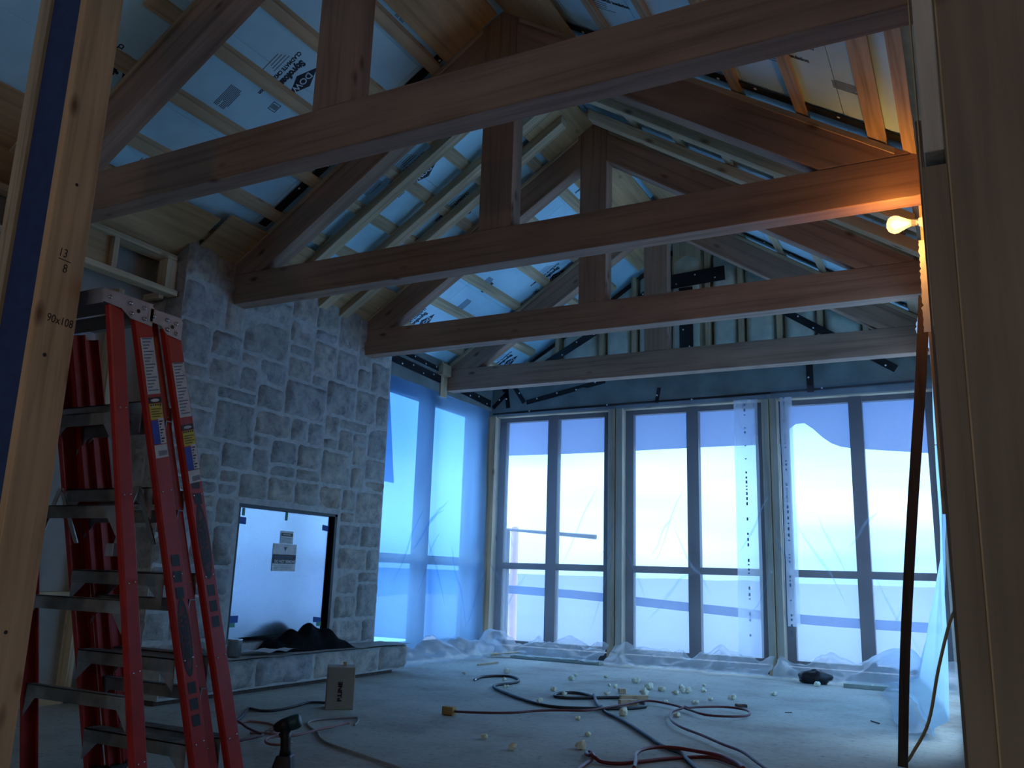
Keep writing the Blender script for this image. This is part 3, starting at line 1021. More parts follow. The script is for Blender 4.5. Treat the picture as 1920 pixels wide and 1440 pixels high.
def rail_mesh(side, y0, z0, y1, z1, xs0, xs1, w=.075, dep=.03):
    """C-shaped rail from foot (y0) to top (y1); side=+1 web on +X, xs = x of the web plane at foot and top"""
    a, b = V((xs0, y0, z0)), V((xs1, y1, z1))
    ax_ = (b - a).normalized()
    wy = V((0, 1, 0))
    wy = (wy - ax_ * wy.dot(ax_)).normalized()
    nx = wy.cross(ax_).normalized() if wy.cross(ax_).x * side > 0 else -wy.cross(ax_).normalized()
    h = w / 2
    prof = [(-h, -dep), (-h, -.006), (-h + .006, 0), (h - .006, 0), (h, -.006), (h, -dep), (h - .005, -dep), (h - .005, -.007), (h - .008, -.005), (-h + .008, -.005), (-h + .005, -.007), (-h + .005, -dep)]
    mb = MB()
    vs0 = [mb.bm.verts.new(a + wy * p + nx * q) for p, q in prof]
    vs1 = [mb.bm.verts.new(b + wy * p + nx * q) for p, q in prof]
    n = len(prof)
    for i in range(n):
        j = (i + 1) % n
        mb.bm.faces.new((vs0[i], vs0[j], vs1[j], vs1[i]))
    mb.bm.faces.new(vs0)
    mb.bm.faces.new(vs1)
    return mb, a, b, ax_, wy, nx


def ladder(dy_top, fy0, fy1, ry0, ry1, zt, label, spread=True, marks=0.0, lab_d=0.0, zs=0.0):
    """f = front (far) rails, r = rear (near) rails; y at foot and top, rails seen from their right side"""
    cy0, cy1 = dy_top
    t = thing('step_ladder', (-2.92, (fy0 + ry0) / 2, 0), label, 'step ladder', 'red step ladders by the door post')
    xr0, xr1 = -2.642, -2.701
    xl0, xl1 = -3.30, -3.215
    # cap: top plate with folded side plates
    cap = MB().box(xl1 - .004, xr1 + .004, cy0, cy1, zt + .012, zt + .018)
    cap.box(xl1 - .004, xr1 + .004, cy0, cy0 + .004, zt - .040, zt + .014)
    c = cap.build('cap', m_alu, t, bevel=.002)
    L = cy1 - cy0
    for x in (xr1 + .004, xl1 - .007):
        pl = [(cy0, zt + .016), (cy1 - .012, zt + .012), (cy1, zt + .002), (cy1, zt - .072), (cy0 + L * .55, zt - .066), (cy0 + L * .36, zt - .040), (cy0, zt - .034)]
        MB().ext([(x, y, z) for y, z in pl], (.003, 0, 0)).build('cap_plate', m_alu, t, bevel=.001)
    xp = xr1 + .008
    for fy, fz in ((.12, -.012), (.52, -.010), (.80, -.012), (.56, -.046), (.83, -.052)):
        MB().lathe([(0, .0075), (.003, .0075), (.006, .003)], (xp, cy0 + L * fy, zt + fz), (1, 0, 0), 10).build('rivet', m_steel, c, True)
    MB().lathe([(0, .008), (.0006, .008)], (xp - .0004, cy0 + L * .69, zt - .030), (1, 0, 0), 12).build('bolt_hole', m_logo, c)
    info = None
    for side, x0, x1 in ((1, xr0, xr1), (-1, xl0, xl1)):
        mb, a, b, ax_, wy, nx = rail_mesh(side, fy0, 0, fy1, zt - .03, x0, x1)
        fr_ = mb.build('front_rail', m_red, t)
        if side == 1: info = (fr_, a, b, ax_, wy, nx)
        rx = .028 if not spread else 0
        mb, a2, b2, ax2, wy2, nx2 = rail_mesh(side, ry0, 0, ry1, zt - .03, x0 - side * rx, x1 - side * rx, .062, .026)
        rr_ = mb.build('rear_rail', m_red, t)
        for q, rail in ((a, 'f'), (a2, 'r')):
            MB().box(q.x - .02 * side - .022, q.x - .02 * side + .022, q.y - .04, q.y + .04, 0, .02).build('foot_pad', m_blk, t)
        for k in range(5):
            z = .16 + .31 * k
            pz = a2 + ax2 * (z / ax2.z)
            for dy in (-.012, .014):
                MB().lathe([(0, .004), (.0025, .003)], pz + wy2 * dy + nx2 * .0005, nx2, 8).build('rivet', m_steel, rr_, True)
            pz = a + ax_ * ((z + .03) / ax_.z)
            for dy in (-.018, .02):
                MB().lathe([(0, .005), (.003, .003)], pz + wy * dy + nx * .0005, nx, 8).build('rivet', m_steel, fr_, True)
    # steps on the front section, flat bars on the rear section
    for k in range(5):
        z = .185 + .315 * k
        f = z / zt
        y = fy0 + (fy1 - fy0) * f
        xa, xb_ = xl0 + (xl1 - xl0) * f + .029, xr0 + (xr1 - xr0) * f - .029
        mb = MB().box(xa, xb_, y - .04, y + .04, z - .004, z).box(xa, xb_, y - .04, y - .036, z - .05, z).box(xa, xb_, y + .036, y + .04, z - .03, z)
        for g in range(5): mb.box(xa, xb_, y - .03 + g * .014, y - .026 + g * .014, z, z + .002)
        s_ = mb.build('step', m_step, t)
        for xx, sg in ((xb_ - .001, -1), (xa + .001, 1)):
            MB().ext([(xx, y - .037, z - .05), (xx, y - .037, z - .12), (xx + sg * .085, y - .037, z - .05)], (0, .003, 0)).build('step_brace', m_alu, s_)
        if k == 4 and not spread: continue
        z = .335 + .335 * k
        if z > zt - .2: continue
        f = z / zt
        y = ry0 + (ry1 - ry0) * f - .012
        mb = MB().box(xa, xb_, y - .012, y - .008, z - .0, z + .048).box(xa, xb_, y - .012, y + .016, z + .045, z + .049)
        b_ = mb.build('rear_bar', m_step, t)
        for xx, sg in ((xb_ - .001, -1), (xa + .001, 1)):
            MB().ext([(xx, y - .0125, z), (xx, y - .0125, z - .07), (xx + sg * .06, y - .0125, z)], (0, .002, 0)).build('bar_brace', m_alu, b_)
    if spread:
        for xx in (-2.74, -3.19):
            z0_ = 1.02
            yr = ry0 + (ry1 - ry0) * z0_ / zt
            yf = fy0 + (fy1 - fy0) * z0_ / zt
            ym = (yr + yf) / 2 - .02
            sp_ = MB().bar((xx, ym, z0_ + .11), (xx, yr + .01, z0_ - .115), .022, .006, (1, 0, 0)).bar((xx + .004, ym, z0_ + .11), (xx + .004, yf - .015, z0_ - .10), .022, .006, (1, 0, 0)).build('spreader', m_steel, t, bevel=.001)
            MB().box(xx - .022, xx + .02, yr - .012, yr + .02, z0_ - .15, z0_ - .105).build('spreader_hinge', m_alu, sp_, bevel=.002)
            MB().lathe([(-.012, .007), (.012, .007)], (xx, yr, z0_ - .125), (1, 0, 0), 10).build('hinge_pin', m_steel, sp_)
    # labels, stripes and oval emblem on the outer face of the front rail
    fr_, a, b, ax_, wy, nx = info
    def P(z, w): return a + ax_ * (z / ax_.z) + wy * w + nx * .0006
    ru, uu = wy, ax_
    hw = .029
    z = lab_d
    patch('warning_label', P(z - .225, -hw), ru, uu, 2 * hw, .215, m_lab, fr_)
    lw = MB()
    for k in range(17):
        c_ = P(z - .022 - .0118 * k, -hw + .006) + nx * .0012
        lw.bar(c_, c_ + ru * (.046 - .008 * ((k * 5) % 4)), .0042, .0006, uu)
    lw.build('warning_print', m_inkg, fr_)
    z2 = lab_d - .232 - marks * .02
    patch('rating_label', P(z2 - .022, -hw), ru, uu, 2 * hw, .022, m_logo, fr_)
    MB().ext([P(z2 - .012, 0) + nx * .001 + ru * (.02 * math.cos(q)) + uu * (.006 * math.sin(q)) for q in [i * math.pi / 6 for i in range(12)]], nx * .0006).build('rating_print', m_lab, fr_)
    patch('rating_label', P(z2 - .082, -hw), ru, uu, 2 * hw, .060, m_yel, fr_)
    lw = MB()
    for k in range(5): lw.bar(P(z2 - .032, -.022 + .011 * k) + nx * .0012, P(z2 - .026, -.022 + .011 * k) + nx * .0012, .006, .0006, ru)
    for k in range(4): lw.bar(P(z2 - .044 - .009 * k, -.024) + nx * .0012, P(z2 - .044 - .009 * k, .024 - .01 * (k % 2)) + nx * .0012, .003, .0006, uu)
    lw.build('rating_print', m_logo, fr_)
    patch('rating_label', P(z2 - .172, -hw), ru, uu, .031, .090, m_blu, fr_)
    patch('rating_label', P(z2 - .172, .003), ru, uu, .026, .098, m_lab, fr_, .0009)
    lw = MB()
    for k in range(8): lw.bar(P(z2 - .09 - .0105 * k, .006) + nx * .0014, P(z2 - .09 - .0105 * k, .022 - .006 * (k % 3)) + nx * .0014, .005, .0006, uu)
    lw.build('rating_print', m_logo, fr_)
    patch('rating_label', P(z2 - .222, -hw), ru, uu, 2 * hw, .049, m_lab, fr_)
    lw = MB()
    for k in range(9): lw.bar(P(z2 - .215, -.012 + .0045 * k) + nx * .0012, P(z2 - .197, -.012 + .0045 * k) + nx * .0012, .002, .0006, ru)
    lw.build('rating_print', m_inkg, fr_)
    zc = zs
    for dz in (.285, .225, .165, -.185, -.245, -.305):
        pts = [P(zc + dz - .019, -.018), P(zc + dz - .019 - .006, .018), P(zc + dz + .017, .018), P(zc + dz + .023, -.018)]
        MB().ext(pts, nx * .0006).build('stripe_decal', m_logo, fr_)
    N = 32
    ov = MB().ext([P(zc + .145 * math.cos(2 * math.pi * i / N), .027 * math.sin(2 * math.pi * i / N)) for i in range(N)], nx * .0006).build('emblem', m_logo, fr_)
    ov2 = MB().ext([P(zc + .118 * math.cos(2 * math.pi * i / N), .0195 * math.sin(2 * math.pi * i / N)) + nx * .0006 for i in range(N)], nx * .0004).build('emblem_field', m_logor, fr_)
    lettering('emblem_letters', 'WERNER', .034, P(zc + .086, -.0115) + nx * .0014, -uu, ru, m_logo, fr_, .0022, 1.30)
    return t


ladder((1.905, 2.125), 2.585, 2.085, 2.300, 1.970, 1.80, 'red step ladder with its steps showing, leaning beside the left door post', True, .2, 1.70, .58)
ladder((2.110, 2.265), 2.760, 2.225, 2.660, 2.150, 1.782, 'red step ladder folded flat behind the open one, closer to the chimney', False, 1.0, 1.64, .94)

# ------------------------------------------------------------------ plastic sheets
def sheet(name, A, B, zt, outv, label, foot=.35, skirt=.10, seed=0, amp=.014, top_in=0.0, gap=.02, print_u=None, humps=(), mat=None, hemw=1.0, nu=46, creases=7):
    """hangs from the line A-B (x,y at the wall), falls to the floor and runs out along outv"""
    A, B, O = V((*A, 0)), V((*B, 0)), V((*outv, 0))
    t = thing(name, (*((A + B) / 2).xy, 0), label, 'plastic sheet', 'polythene sheets over the windows')
    def hu(u):
        return max(.07, .17 + .16 * noise.noise(V((u * 5 + seed * 3, seed, 2))) + .05 * noise.noise(V((u * 17, seed, 6))))
    def fn(u, v):
        p = A.lerp(B, u)
        wr = noise.fractal(V((u * 5 + seed, v * 2.2, seed)), 1, 2, 4)
        fold = abs(math.sin(u * 9 + v * 3.0 + seed * 2 + 2 * noise.noise(V((u * 3, v * 2, seed)))))
        z = zt * (1 - v) + hu(u) * v
        o = gap + amp * (.6 + wr) + .012 * (1 - fold) ** 3 + .03 * v ** 6
        if v < .12: o += top_in * (1 - v / .12)
        return p + O * o + V((0, 0, z))
    MB().grid(fn, nu, 60).build('hanging_part', mat or m_poly, t, True)
    def fs(u, v):
        p = A.lerp(B, u)
        b0 = fn(u, 1.0)
        hp = sum(h * math.exp(-((u - c) / w) ** 2) for c, w, h in humps)
        ln = foot * (1 + .35 * noise.noise(V((u * 6, seed, 3)))) * hemw
        o = (b0 - p).dot(O)
        s = v
        z = hu(u) * (1 - s) ** 1.6 + .012 + math.sin(min(1, s) * math.pi) ** 1.2 * (hp + skirt * .6 * (.5 + noise.noise(V((u * 9 + seed, s * 3, 1))))) + .016 * (1 + noise.noise(V((u * 22, s * 5, seed)))) * s
        return p + O * (o + ln * s) + V((.03 * noise.noise(V((u * 8, s * 3, 9))), 0, max(.012, z)))
    MB().grid(fs, nu * 2, 16).build('floor_hem', m_polyH, t, True)
    rc = random.Random(seed * 7 + 1)
    for k in range(creases):
        u0, v0 = rc.uniform(.05, .95), rc.uniform(.60, .97)
        du, dv = rc.uniform(.12, .30) * rc.choice((-1, 1)), -rc.uniform(.12, .38)
        def fc(a, b):
            u, v = min(1, max(0, u0 + du * a + .01 * math.sin(a * 7))), v0 + dv * a
            q = fn(u, v) + O * (.003 + .014 * math.sin(b * math.pi) * math.sin(a * math.pi) ** .5)
            return q + V((0, 0, (b - .5) * .05 * math.sin(a * math.pi)))
        MB().grid(fc, 14, 5).build('crease', m_poly, t, True)
    if print_u:
        rr = random.Random(seed)
        z = .35
        while z < zt - .1:
            p = fn(print_u, 1 - (z - .09) / (zt - .09)) + O * .004
            h = rr.choice((.012, .02, .03))
            MB().box(p.x - .008, p.x + .008, p.y - .001, p.y + .001, z, z + h).build('printed_mark', m_inkg, t)
            z += h + rr.choice((.02, .03, .12))
    return t


sheet('plastic_sheet', (-4.80, 8.655), (-3.36, 8.655), 2.68, (0, -1), 'clear plastic sheet over the back window closest to the left corner', .30, .12, 3, humps=((.12, .14, .10), (.55, .12, .03)))
sheet('plastic_sheet', (-3.30, 8.655), (-1.70, 8.655), 2.70, (0, -1), 'clear plastic sheet over the middle window of the back wall', .32, .08, 11, print_u=.86, humps=((.35, .2, .02), (.72, .06, .08)))
sheet('plastic_sheet', (-1.66, 8.655), (-.12, 8.655), 2.76, (0, -1), 'clear plastic sheet over the back window beside the right wall, crumpled low', .34, .10, 21, print_u=.08, humps=((.68, .16, .26), (.05, .06, .08)))
sheet('plastic_sheet', (-4.915, 6.50), (-4.915, 8.60), 2.72, (1, 0), 'clear wrinkled plastic sheet over the side window behind the chimney', .36, .10, 31, .026, humps=((.9, .1, .06),), mat=m_polyL)
# folded double strip on the middle sheet's right side
t = thing('plastic_strip', (-1.93, 8.63, 0), 'double folded plastic strip hanging along the middle window beside its right post', 'plastic sheet')
MB().grid(lambda u, v: (-2.035 + u * .24 + .01 * noise.noise(V((u, v * 4, 5))), 8.622 - .01 * noise.noise(V((u * 3, v * 6, 2))) - .05 * v ** 5, 2.66 - v * 2.5), 8, 40).build('strip', m_polyH, t, True)
t = thing('plastic_strip', (-1.5, 8.63, 0), 'folded plastic strip hanging beside the post left of the last window', 'plastic sheet')
MB().grid(lambda u, v: (-1.575 + u * .115 + .01 * noise.noise(V((u, v * 4, 9))), 8.622 - .01 * noise.noise(V((u * 3, v * 6, 7))), 2.66 - v * 2.2), 6, 40).build('strip', m_polyH, t, True)
# big loose sheet along the right wall
def rsheet(u, v):
    y = 5.75 + u * 2.85
    z = 2.45 - v * 2.43
    bulge = .03 + .055 * u + (.03 + .30 * u) * max(0, (v - .45) / .55) ** 1.25
    bulge += .022 * noise.fractal(V((u * 4, v * 2, 17)), 1, 2, 3) + .03 * abs(math.sin(u * 8 + v * 2)) * v
    if v > .97: bulge += .08
    return (XW - .012 - bulge, y, max(.012, z))
t = thing('plastic_sheet', (-.2, 7.1, 0), 'long loose bluish plastic sheet hanging along the right wall opening', 'plastic sheet')
MB().grid(rsheet, 44, 50).build('hanging_part', m_polyR, t, True)
def rhem(u, v):
    p = rsheet(u, 1)
    return (p[0] - v * (.16 + .08 * noise.noise(V((u * 6, 2, 2)))), p[1] - .12 * v, .012 + .05 * math.sin(v * math.pi) * (.6 + noise.noise(V((u * 9, v * 3, 4)))) + .008)
MB().grid(rhem, 40, 8).build('floor_hem', m_polyH, t, True)
def torn(u, v):
    return (-.115 - u * .10 * (1 - .5 * abs(v - .4)) - .012 * noise.noise(V((v * 14, u * 3, 1))), 6.0 + .03 * math.sin(v * 3) - .05 * u, 2.60 - v * .24 - .05 * u * (.5 - v))
tag(MB().grid(torn, 8, 16).build('torn_wrap', m_torn, loc=(-.12, 6.0, 2.5)), 'torn flap of white wrap sticking out above the right wall opening', 'wrap')
def torn2(u, v):
    return (XW - .004 - u * (.03 + .014 * noise.noise(V((v * 30, 1, 1)))), 4.55 - v * .25, 2.57 - v * .55)
tag(MB().grid(torn2, 4, 40).build('torn_wrap', m_torn, loc=(-.1, 4.5, 2.3)), 'narrow torn strip of white wrap hanging below the bulb socket', 'wrap')

# ------------------------------------------------------------------ leaning lath and cord at the right
pts = spline([(-.368, 4.822, .004), (-.325, 4.85, .55), (-.255, 4.88, 1.2), (-.172, 4.92, 1.9), (-.122, 4.95, 2.40)], 5)
mb = MB()
for p, q in zip(pts, pts[1:]):
    mb.bar(p, q + (q - p) * .02, .045 + .012 * p.z / 2.4, .012, (1, 0, 0))
tag(mb.build('wood_lath', w_dark, loc=(-.368, 4.822, 0)), 'long dark wooden lath leaning against the right wall', 'lath')
pts = spline([(-.36, 4.93, .007), (-.33, 4.97, .05), (-.25, 4.99, .20), (-.19, 5.0, .45), (-.13, 5.0, .66), (-.098, 5.0, .74)], 6)
tag(MB().tube(pts, .008, 8).build('power_cable', m_yc, smooth=True, loc=pts[0]), 'tan electric cord curving from the floor up the right wall', 'cord')
tag(MB().lathe([(0, .002), (.05, .002), (.051, .006), (.053, .006)], (XW, 5.2, 1.62), (-1, 0, 0), 8).build('nail', m_logo, loc=(XW, 5.2, 1.62)), 'single nail sticking out of the right wall beside the lath', 'nail')

# ------------------------------------------------------------------ floor clutter
F = {"hose":[[-3.642,6.358],[-3.691,6.549],[-3.637,6.695],[-3.528,6.741],[-3.401,6.636],[-3.318,6.483],[-3.307,6.324],[-3.338,6.182],[-3.306,6.053],[-3.16,5.886],[-2.855,5.617],[-2.623,5.456],[-2.462,5.425],[-2.309,5.499],[-2.2,5.579],[-2.097,5.676],[-2.037,5.781],[-2.029,5.878],[-2.105,6.014],[-2.264,6.166],[-2.386,6.087],[-2.492,5.969],[-2.604,5.872],[-2.701,5.879],[-2.75,5.969],[-2.758,6.072],[-2.686,6.164],[-2.573,6.124],[-2.466,6.017],[-2.314,5.718],[-2.141,5.428],[-1.924,5.174],[-1.661,4.811],[-1.472,4.543],[-1.357,4.444],[-1.29,4.321],[-1.227,4.205],[-1.149,4.062],[-1.06,3.898]],
"cord":[[-2.86,4.76],[-2.837,4.755],[-2.704,4.817],[-2.56,4.935],[-2.478,5.1],[-2.368,5.22],[-2.234,5.321],[-2.182,5.498],[-2.129,5.76],[-2.089,5.968],[-2.021,6.025],[-1.852,5.937],[-1.7,5.793],[-1.557,5.658],[-1.426,5.688],[-1.338,5.789],[-1.348,5.948],[-1.413,6.062],[-1.527,6.097],[-1.632,6.031],[-1.721,5.913],[-1.774,5.731],[-1.754,5.546],[-1.665,5.294],[-1.544,5.097],[-1.379,4.921],[-1.221,4.734],[-1.085,4.589],[-0.974,4.392],[-0.858,4.179]],
"redhose":[[-1.624,3.763],[-1.643,3.898],[-1.663,4.042],[-1.704,4.153],[-1.743,4.195],[-1.741,4.154],[-1.68,4.057],[-1.599,4.009],[-1.517,4.027],[-1.436,4.157],[-1.366,4.276],[-1.263,4.397],[-1.175,4.435],[-1.054,4.333],[-0.976,4.237]],
"redhose2":[[-1.396,3.881],[-1.445,4.044],[-1.49,4.171],[-1.506,4.302],[-1.469,4.407],[-1.382,4.456],[-1.254,4.434],[-1.146,4.4],[-1.043,4.289],[-0.982,4.184]],
"boxcord":[[-3.73,4.62],[-3.80,4.60],[-3.838,4.55],[-3.809,4.411],[-3.781,4.255],[-3.788,4.166],[-3.837,4.125],[-3.918,4.14],[-3.945,4.132],[-3.861,4.019],[-3.728,3.846],[-3.656,3.702]],
"pinkA":[[-3.639,3.716],[-3.641,3.77],[-3.632,3.824],[-3.56,3.835],[-3.495,3.831],[-3.401,3.785],[-3.32,3.728],[-3.274,3.637],[-3.345,3.6],[-3.381,3.57]],
"pinkB":[[-3.67,3.747],[-3.549,3.678],[-3.44,3.607],[-3.324,3.549],[-3.245,3.515],[-3.217,3.467],[-3.213,3.359],[-3.211,3.275]],
"grey":[[-3.106,4.087],[-3.148,4.168],[-3.201,4.244],[-3.252,4.295],[-3.296,4.259],[-3.348,4.185],[-3.379,4.1],[-3.37,4.018],[-3.317,3.946],[-3.216,3.862],[-3.115,3.787],[-3.019,3.691],[-2.897,3.603],[-2.789,3.555],[-2.665,3.505],[-2.548,3.458],[-2.435,3.412],[-2.331,3.373],[-2.218,3.317]],
"pinkF":[[-3.115,4.05],[-3.124,4.006],[-3.109,3.894],[-3.117,3.801],[-3.1,3.652],[-3.107,3.576],[-3.159,3.513],[-3.151,3.451],[-3.11,3.395],[-3.059,3.358],[-3.005,3.357],[-2.983,3.399],[-2.989,3.445]],
"crumbs":[[-3.709,7.028],[-3.46,6.52],[-3.25,6.15],[-2.70,5.60],[-2.70,6.05],[-3.067,6.95],[-2.658,6.801],[-2.58,6.709],[-2.459,6.293],[-2.03,5.441],[-2.196,5.091],[-2.351,6.836],[-2.251,6.476],[-2.223,6.796],[-1.985,6.178],[-2.08,6.698],[-2.121,7.043],[-2.036,6.84],[-1.803,6.271],[-2.04,7.365],[-1.933,6.977],[-1.74,5.62],[-1.435,7.164],[-2.35,4.216],[-1.829,4.284],[-2.103,4.043],[-1.933,4.636],[-2.556,7.153],[-2.897,7.339],[-1.772,6.552],[-1.652,6.722],[-3.147,7.26],[-3.951,6.691],[-2.879,6.210],[-1.261,8.068],[-0.827,8.185]]}


def cord(name, key, r, mat, label, cat='cord', lift=0.0, ends=None):
    P = F[key]
    pts = spline([(x, y, r + .001) for x, y in P], 5)
    # rise over earlier loops of the same cord so that crossings pass over one another
    n = len(pts)
    for i in range(n):
        h = 0
        for j in range(0, i - 12):
            d = (pts[i].xy - pts[j].xy).length
            if d < r * 5:
                h = max(h, (1 - d / (r * 5)))
        pts[i].z += h * r * 2.3 + lift
    o = thing(name, pts[0], label, cat)
    MB().tube(pts, r, 8).build('cable' if cat == 'cord' else 'tube', mat, o, True)
    return o, pts


o, p = cord('air_hose', 'hose', .011, m_hose, 'thick black air hose looping across the middle of the floor', 'hose')
MB().lathe([(0, .009), (.012, .012), (.035, .012), (.036, .006), (.05, .006)], p[0], (p[0] - p[2]), 12).build('fitting', m_steel, o, True)
o, p = cord('extension_lead', 'cord', .0075, m_cordr, 'dark red extension cord running from its wooden-looking end box', 'cord', .018)
MB().box(-2.945, -2.865, 4.735, 4.785, .002, .052).build('end_box', plain('tan_end_box', (.45, .28, .10), .6), o, bevel=.006)
cord('red_hose', 'redhose', .009, m_redh, 'red air hose with a small loop at the bottom of the floor', 'hose')
cord('red_hose', 'redhose2', .009, m_redh, 'red air hose curving in one wide bow in front of the small loop', 'hose', .02)
ob_, _ = cord('power_cable', 'boxcord', .008, m_hose, 'black cord leading from the tan box to the ladder')
cord('power_cable', 'pinkA', .0065, m_pink, 'pinkish cord running from the ladder to the drill')
cord('power_cable', 'pinkB', .0065, m_cordr, 'dark red cord in a sharp bend between ladder and drill', 'cord', .015)
cord('power_cable', 'grey', .0065, m_grey, 'grey cord looping behind the drill and trailing off along the floor')
cord('power_cable', 'pinkF', .0065, m_pink, 'pinkish cord coiled round behind the foot of the drill', 'cord', .015)

# lumps of cut foam
GS = 'crumbs of cream spray foam on the floor'
for k, (x, y) in enumerate(F['crumbs']):
    rnd = random.Random(k)
    r = rnd.choice((.016, .02, .024, .032)) * (1.0 if y > 5 else .8)
    mb = MB()
    for q in range(3):
        vs = mb.ball((x + rnd.uniform(-r, r) * .8, y + rnd.uniform(-r, r) * .6, r * .75), r * rnd.uniform(.5, .95), 2)
        for v in vs: v.co += V((1, 1, 1)) * .35 * r * noise.noise(v.co * 55) 
    for v in mb.bm.verts: v.co.z = max(.001, v.co.z)
    o = mb.build('foam_crumb', m_scrap, smooth=False, loc=(x, y, 0))
    tag(o, 'small cream crumb of spray foam lying on the dusty floor', 'foam crumb', GS)
# offcuts
GW = 'wood offcuts beside the black hose'
def offcut(c, l, w, h, a, label, mt=w_spX, z=0.0):
    mb = MB().box(-l / 2, l / 2, -w / 2, w / 2, 0, h)
    bmesh.ops.rotate(mb.bm, verts=mb.bm.verts[:], cent=(0, 0, 0), matrix=Matrix.Rotation(a, 3, 'Z'))
    bmesh.ops.translate(mb.bm, verts=mb.bm.verts[:], vec=(c[0], c[1], z + .001))
    tag(mb.build('wood_offcut', mt, loc=(c[0], c[1], 0), bevel=.002), label, 'offcut', GW)
offcut((-2.165, 5.90), .13, .05, .038, .75, 'stubby wood offcut lying across the black hose loops')
offcut((-2.21, 6.14), .20, .05, .038, .62, 'longest wood offcut, grey, just behind the stubby one', w_spX)
offcut((-2.42, 6.46), .05, .05, .035, .6, 'smallest cubic wood offcut, behind the other two', w_spX)
offcut((-1.50, 6.36), .075, .05, .018, .5, 'small dark wedge of wood alone on the floor toward the right window', w_dark)
tag(MB().bar((-4.20, 7.36, .012), (-4.185, 7.73, .010), .014, .014, (1, 0, 0)).build('wood_stick', w_spY, loc=(-4.2, 7.36, 0)), 'thin pale stick on the floor in front of the corner window', 'stick')
tag(MB().tube([(-.652, 6.283, .005), (-.594, 6.203, .005)], .004, 6).build('nail', m_logo, loc=(-.65, 6.28, 0)), 'dark nail lying on the floor near the right-hand sheet', 'nail')
tag(MB().tube([(-1.189, 6.282, .004), (-1.15, 6.312, .004)], .003, 6).build('nail', m_logo, loc=(-1.18, 6.28, 0)), 'tiny dark nail lying on the floor between cord loop and windows', 'nail')
# boards on the floor along the windows
for x0, x1, y, lab in ((-4.35, -3.35, 8.30, 'pale green board lying under the sheet hem at the corner window'), (-1.05, -.35, 8.16, 'pale board lying on the floor under the crumpled right sheet')):
    tag(MB().box(x0, x1, y, y + .12, .001, .035).build('floor_board', plain('greenish_board', (.33, .38, .33), .8), loc=(x0, y, 0), bevel=.003), lab, 'board')
tag(MB().bar((-4.55, 8.22, .03), (-4.25, 8.46, .06), .09, .02, (1, 0, 0)).build('wood_offcut', w_spX, loc=(-4.5, 8.2, 0)), 'tan wood scrap poking out under the hem at the left window corner', 'offcut')
# dark bag behind the plastic
def bag(u, v):
    a = u * 2 * math.pi
    b = v * math.pi
    r = 1 + .25 * noise.noise(V((math.cos(a) * 2, math.sin(a) * 2, v * 4)))
    return (-1.30 + .135 * math.sin(b) * math.cos(a) * r, 8.27 + .06 * math.sin(b) * math.sin(a) * r, max(.002, .045 - .075 * math.cos(b) * r))
tag(MB().grid(bag, 26, 14).build('black_bag', m_bag, smooth=True, loc=(-1.30, 8.27, 0)), 'dark crumpled bag on the floor at the plastic hem of the last window', 'bag')

# tan box
bx = thing('cardboard_box', (-3.6, 4.55, 0), 'tan upright box with black stencilled lettering in front of the hearth', 'box')
f0 = V((-3.606, 4.437, 0))
rr_ = V((.129, .109, 0)).normalized()
bk = V((-rr_.y, rr_.x, 0))
fw = .172
MB().ext([f0, f0 + rr_ * fw, f0 + rr_ * fw + bk * .15, f0 + bk * .15], (0, 0, .253)).build('box_body', m_card, bx, bevel=.004)
lc = f0 + rr_ * .073 - bk * .001 + V((0, 0, .048))
lettering('stencil_letters', 'P.LINE', .034, lc + rr_ * .022, V((0, 0, 1)), -rr_, m_logo, bx, .0018, 1.25)
pk = f0 + rr_ * .095 + bk * .05 + V((0, 0, .253))
MB().ext([pk, pk + rr_ * .022, pk + rr_ * .022 + bk * .02, pk + bk * .02], (0, 0, .026)).build('box_plug', w_spZ, bx, bevel=.002)

# cordless drill standing on its battery
dr = thing('cordless_drill', (-2.68, 3.07, 0), 'black and teal cordless drill standing upright on its battery', 'drill')
c = V((-2.69, 3.06, 0))
dx = V((math.cos(.49), math.sin(.49), 0))     # image-right direction
dn = V((-dx.y, dx.x, 0))
def dp(a, b, z): return c + dx * a + dn * b + V((0, 0, z))
MB().hexa([dp(-.045, -.04, .001), dp(.042, -.04, .001), dp(.042, .045, .001), dp(-.045, .045, .001)],
          [dp(-.028, -.034, .062), dp(.034, -.034, .062), dp(.034, .04, .062), dp(-.028, .04, .062)]).build('battery', m_blk, dr, bevel=.006)
MB().tube([dp(.003, 0, .055), dp(.003, 0, .085), dp(.0, 0, .125), dp(-.004, 0, .165)], [.026, .0225, .0215, .025], 14).build('grip', m_blk, dr, True)
MB().box(0, 0.001, 0, .001, 0, .001).bm.free()
MB().tube([dp(-.020, 0, .132), dp(-.025, 0, .148)], [.006, .008], 8).build('trigger', m_blk, dr, True)
MB().tube([dp(.012, 0, .188), dp(.02, 0, .191), dp(.045, 0, .199), dp(.057, .0, .203), dp(.060, 0, .204)], [.030, .032, .031, .026, .015], 18).build('motor_housing', m_teal, dr, True)
MB().tube([dp(-.052, 0, .166), dp(-.044, 0, .170), dp(-.02, 0, .178), dp(.013, 0, .189)], [.014, .020, .028, .031], 18).build('gear_case', m_blk, dr, True)
MB().tube([dp(-.074, 0, .159), dp(-.070, 0, .160), dp(-.052, 0, .166)], [.006, .009, .011], 12).build('chuck', m_alu, dr, True)
MB().tube([dp(-.092, 0, .153), dp(-.073, 0, .159)], .003, 8).build('bit', m_steel, dr)
MB().ext([dp(.03, -.012, .165), dp(.05, -.012, .168), dp(.05, .012, .168), dp(.03, .012, .165)], (0, 0, .006)).build('belt_hook', m_blk, dr)

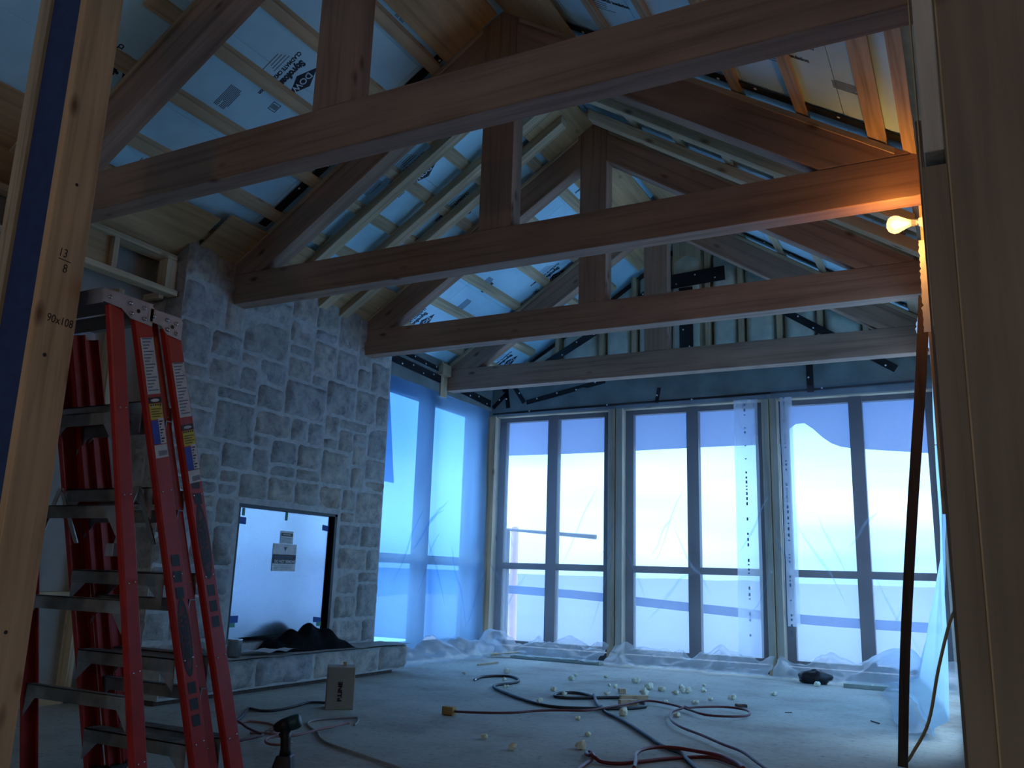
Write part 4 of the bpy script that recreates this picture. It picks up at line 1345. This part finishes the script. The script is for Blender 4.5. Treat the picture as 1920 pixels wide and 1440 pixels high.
# ------------------------------------------------------------------ outdoors
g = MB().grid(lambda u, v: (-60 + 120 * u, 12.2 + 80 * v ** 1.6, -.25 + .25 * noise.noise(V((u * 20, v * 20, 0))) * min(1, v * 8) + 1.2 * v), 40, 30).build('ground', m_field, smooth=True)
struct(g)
struct(MB().box(-14, 8, 8.98, 12.25, -.5, -.24).build('ground_bounce', m_snow))  # unseen bright strip added to bounce light up onto ceiling and beams
struct(MB().box(-7.2, -5.65, -3, 8.97, -.5, -.24).build('ground_strip_left', m_snow))  # same bright bounce strip, out of view below the side window
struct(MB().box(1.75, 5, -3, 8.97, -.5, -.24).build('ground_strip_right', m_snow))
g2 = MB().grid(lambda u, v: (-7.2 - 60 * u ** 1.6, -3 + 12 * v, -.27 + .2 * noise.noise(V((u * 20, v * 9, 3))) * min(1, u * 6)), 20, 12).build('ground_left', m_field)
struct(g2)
def awn(u, v):
    x = -5.45 + u * 6.25
    y = 9.75 + .05 * math.sin(u * 9)
    zb = 2.36 if x < -1.75 else 2.36 + .25 * math.exp(-((x + 1.55) / .22) ** 2) - .10 * (x + 1.75)
    return (x, y, 3.4 - v * (3.4 - zb))
tag(MB().grid(awn, 70, 8).build('awning_sheet', m_awn, loc=(-2.5, 9.75, 2.4)), 'pale lavender sheet hanging outside across the tops of the back windows', 'awning')
pts = spline([(-6.6, 10, .70), (-5.0, 10, .66), (-4.2, 10, .63), (-3.4, 10, .58), (-2.56, 10, .53), (-1.4, 10, .47), (.6, 10, .45)], 6)
mb = MB()
for p_, q_ in zip(pts, pts[1:]): mb.bar(p_, q_, .10, .03, (0, 0, 1))
tag(mb.build('blue_barrier', m_tarp, loc=(-3, 10, .5)), 'bright blue tarp strip sagging level outside the back windows', 'tarp')
tag(MB().grid(lambda u, v: (-5.6, 4.5 + u * 6.0, .885 - v * (.33 + .05 * math.sin(u * 7))), 30, 4).build('blue_barrier', m_tarp, loc=(-5.75, 7, .6)), 'bright blue tarp strip outside the side window behind the chimney', 'tarp')
tag(MB().grid(lambda u, v: (-5.30, 6.55 + u * (.60 + .22 * v) , 2.95 - v * 1.2), 6, 12).build('blue_tarp', m_tarp, loc=(-5.30, 6.6, 1.7)), 'hanging deep blue tarp outside, beside the chimney edge', 'tarp')
tag(MB().tube([(-5.27, 9.9, -.25), (-5.27, 9.9, 1.42), (-4.05, 9.9, 1.335)], .03, 8).build('dark_pole', m_frame, loc=(-5, 9.9, 1.4)), 'dark level pole outside the corner window', 'pole')
t = thing('pink_marker', (-5.33, 10.2, 0), 'faint pink upright marker outside at the corner', 'marker')
MB().lathe([(0, .07), (.05, .06), (1.7, .05), (1.72, .02)], (-5.33, 10.2, -.24), n=14).build('marker_body', m_orange, t, True)
bpy.context.view_layer.update()
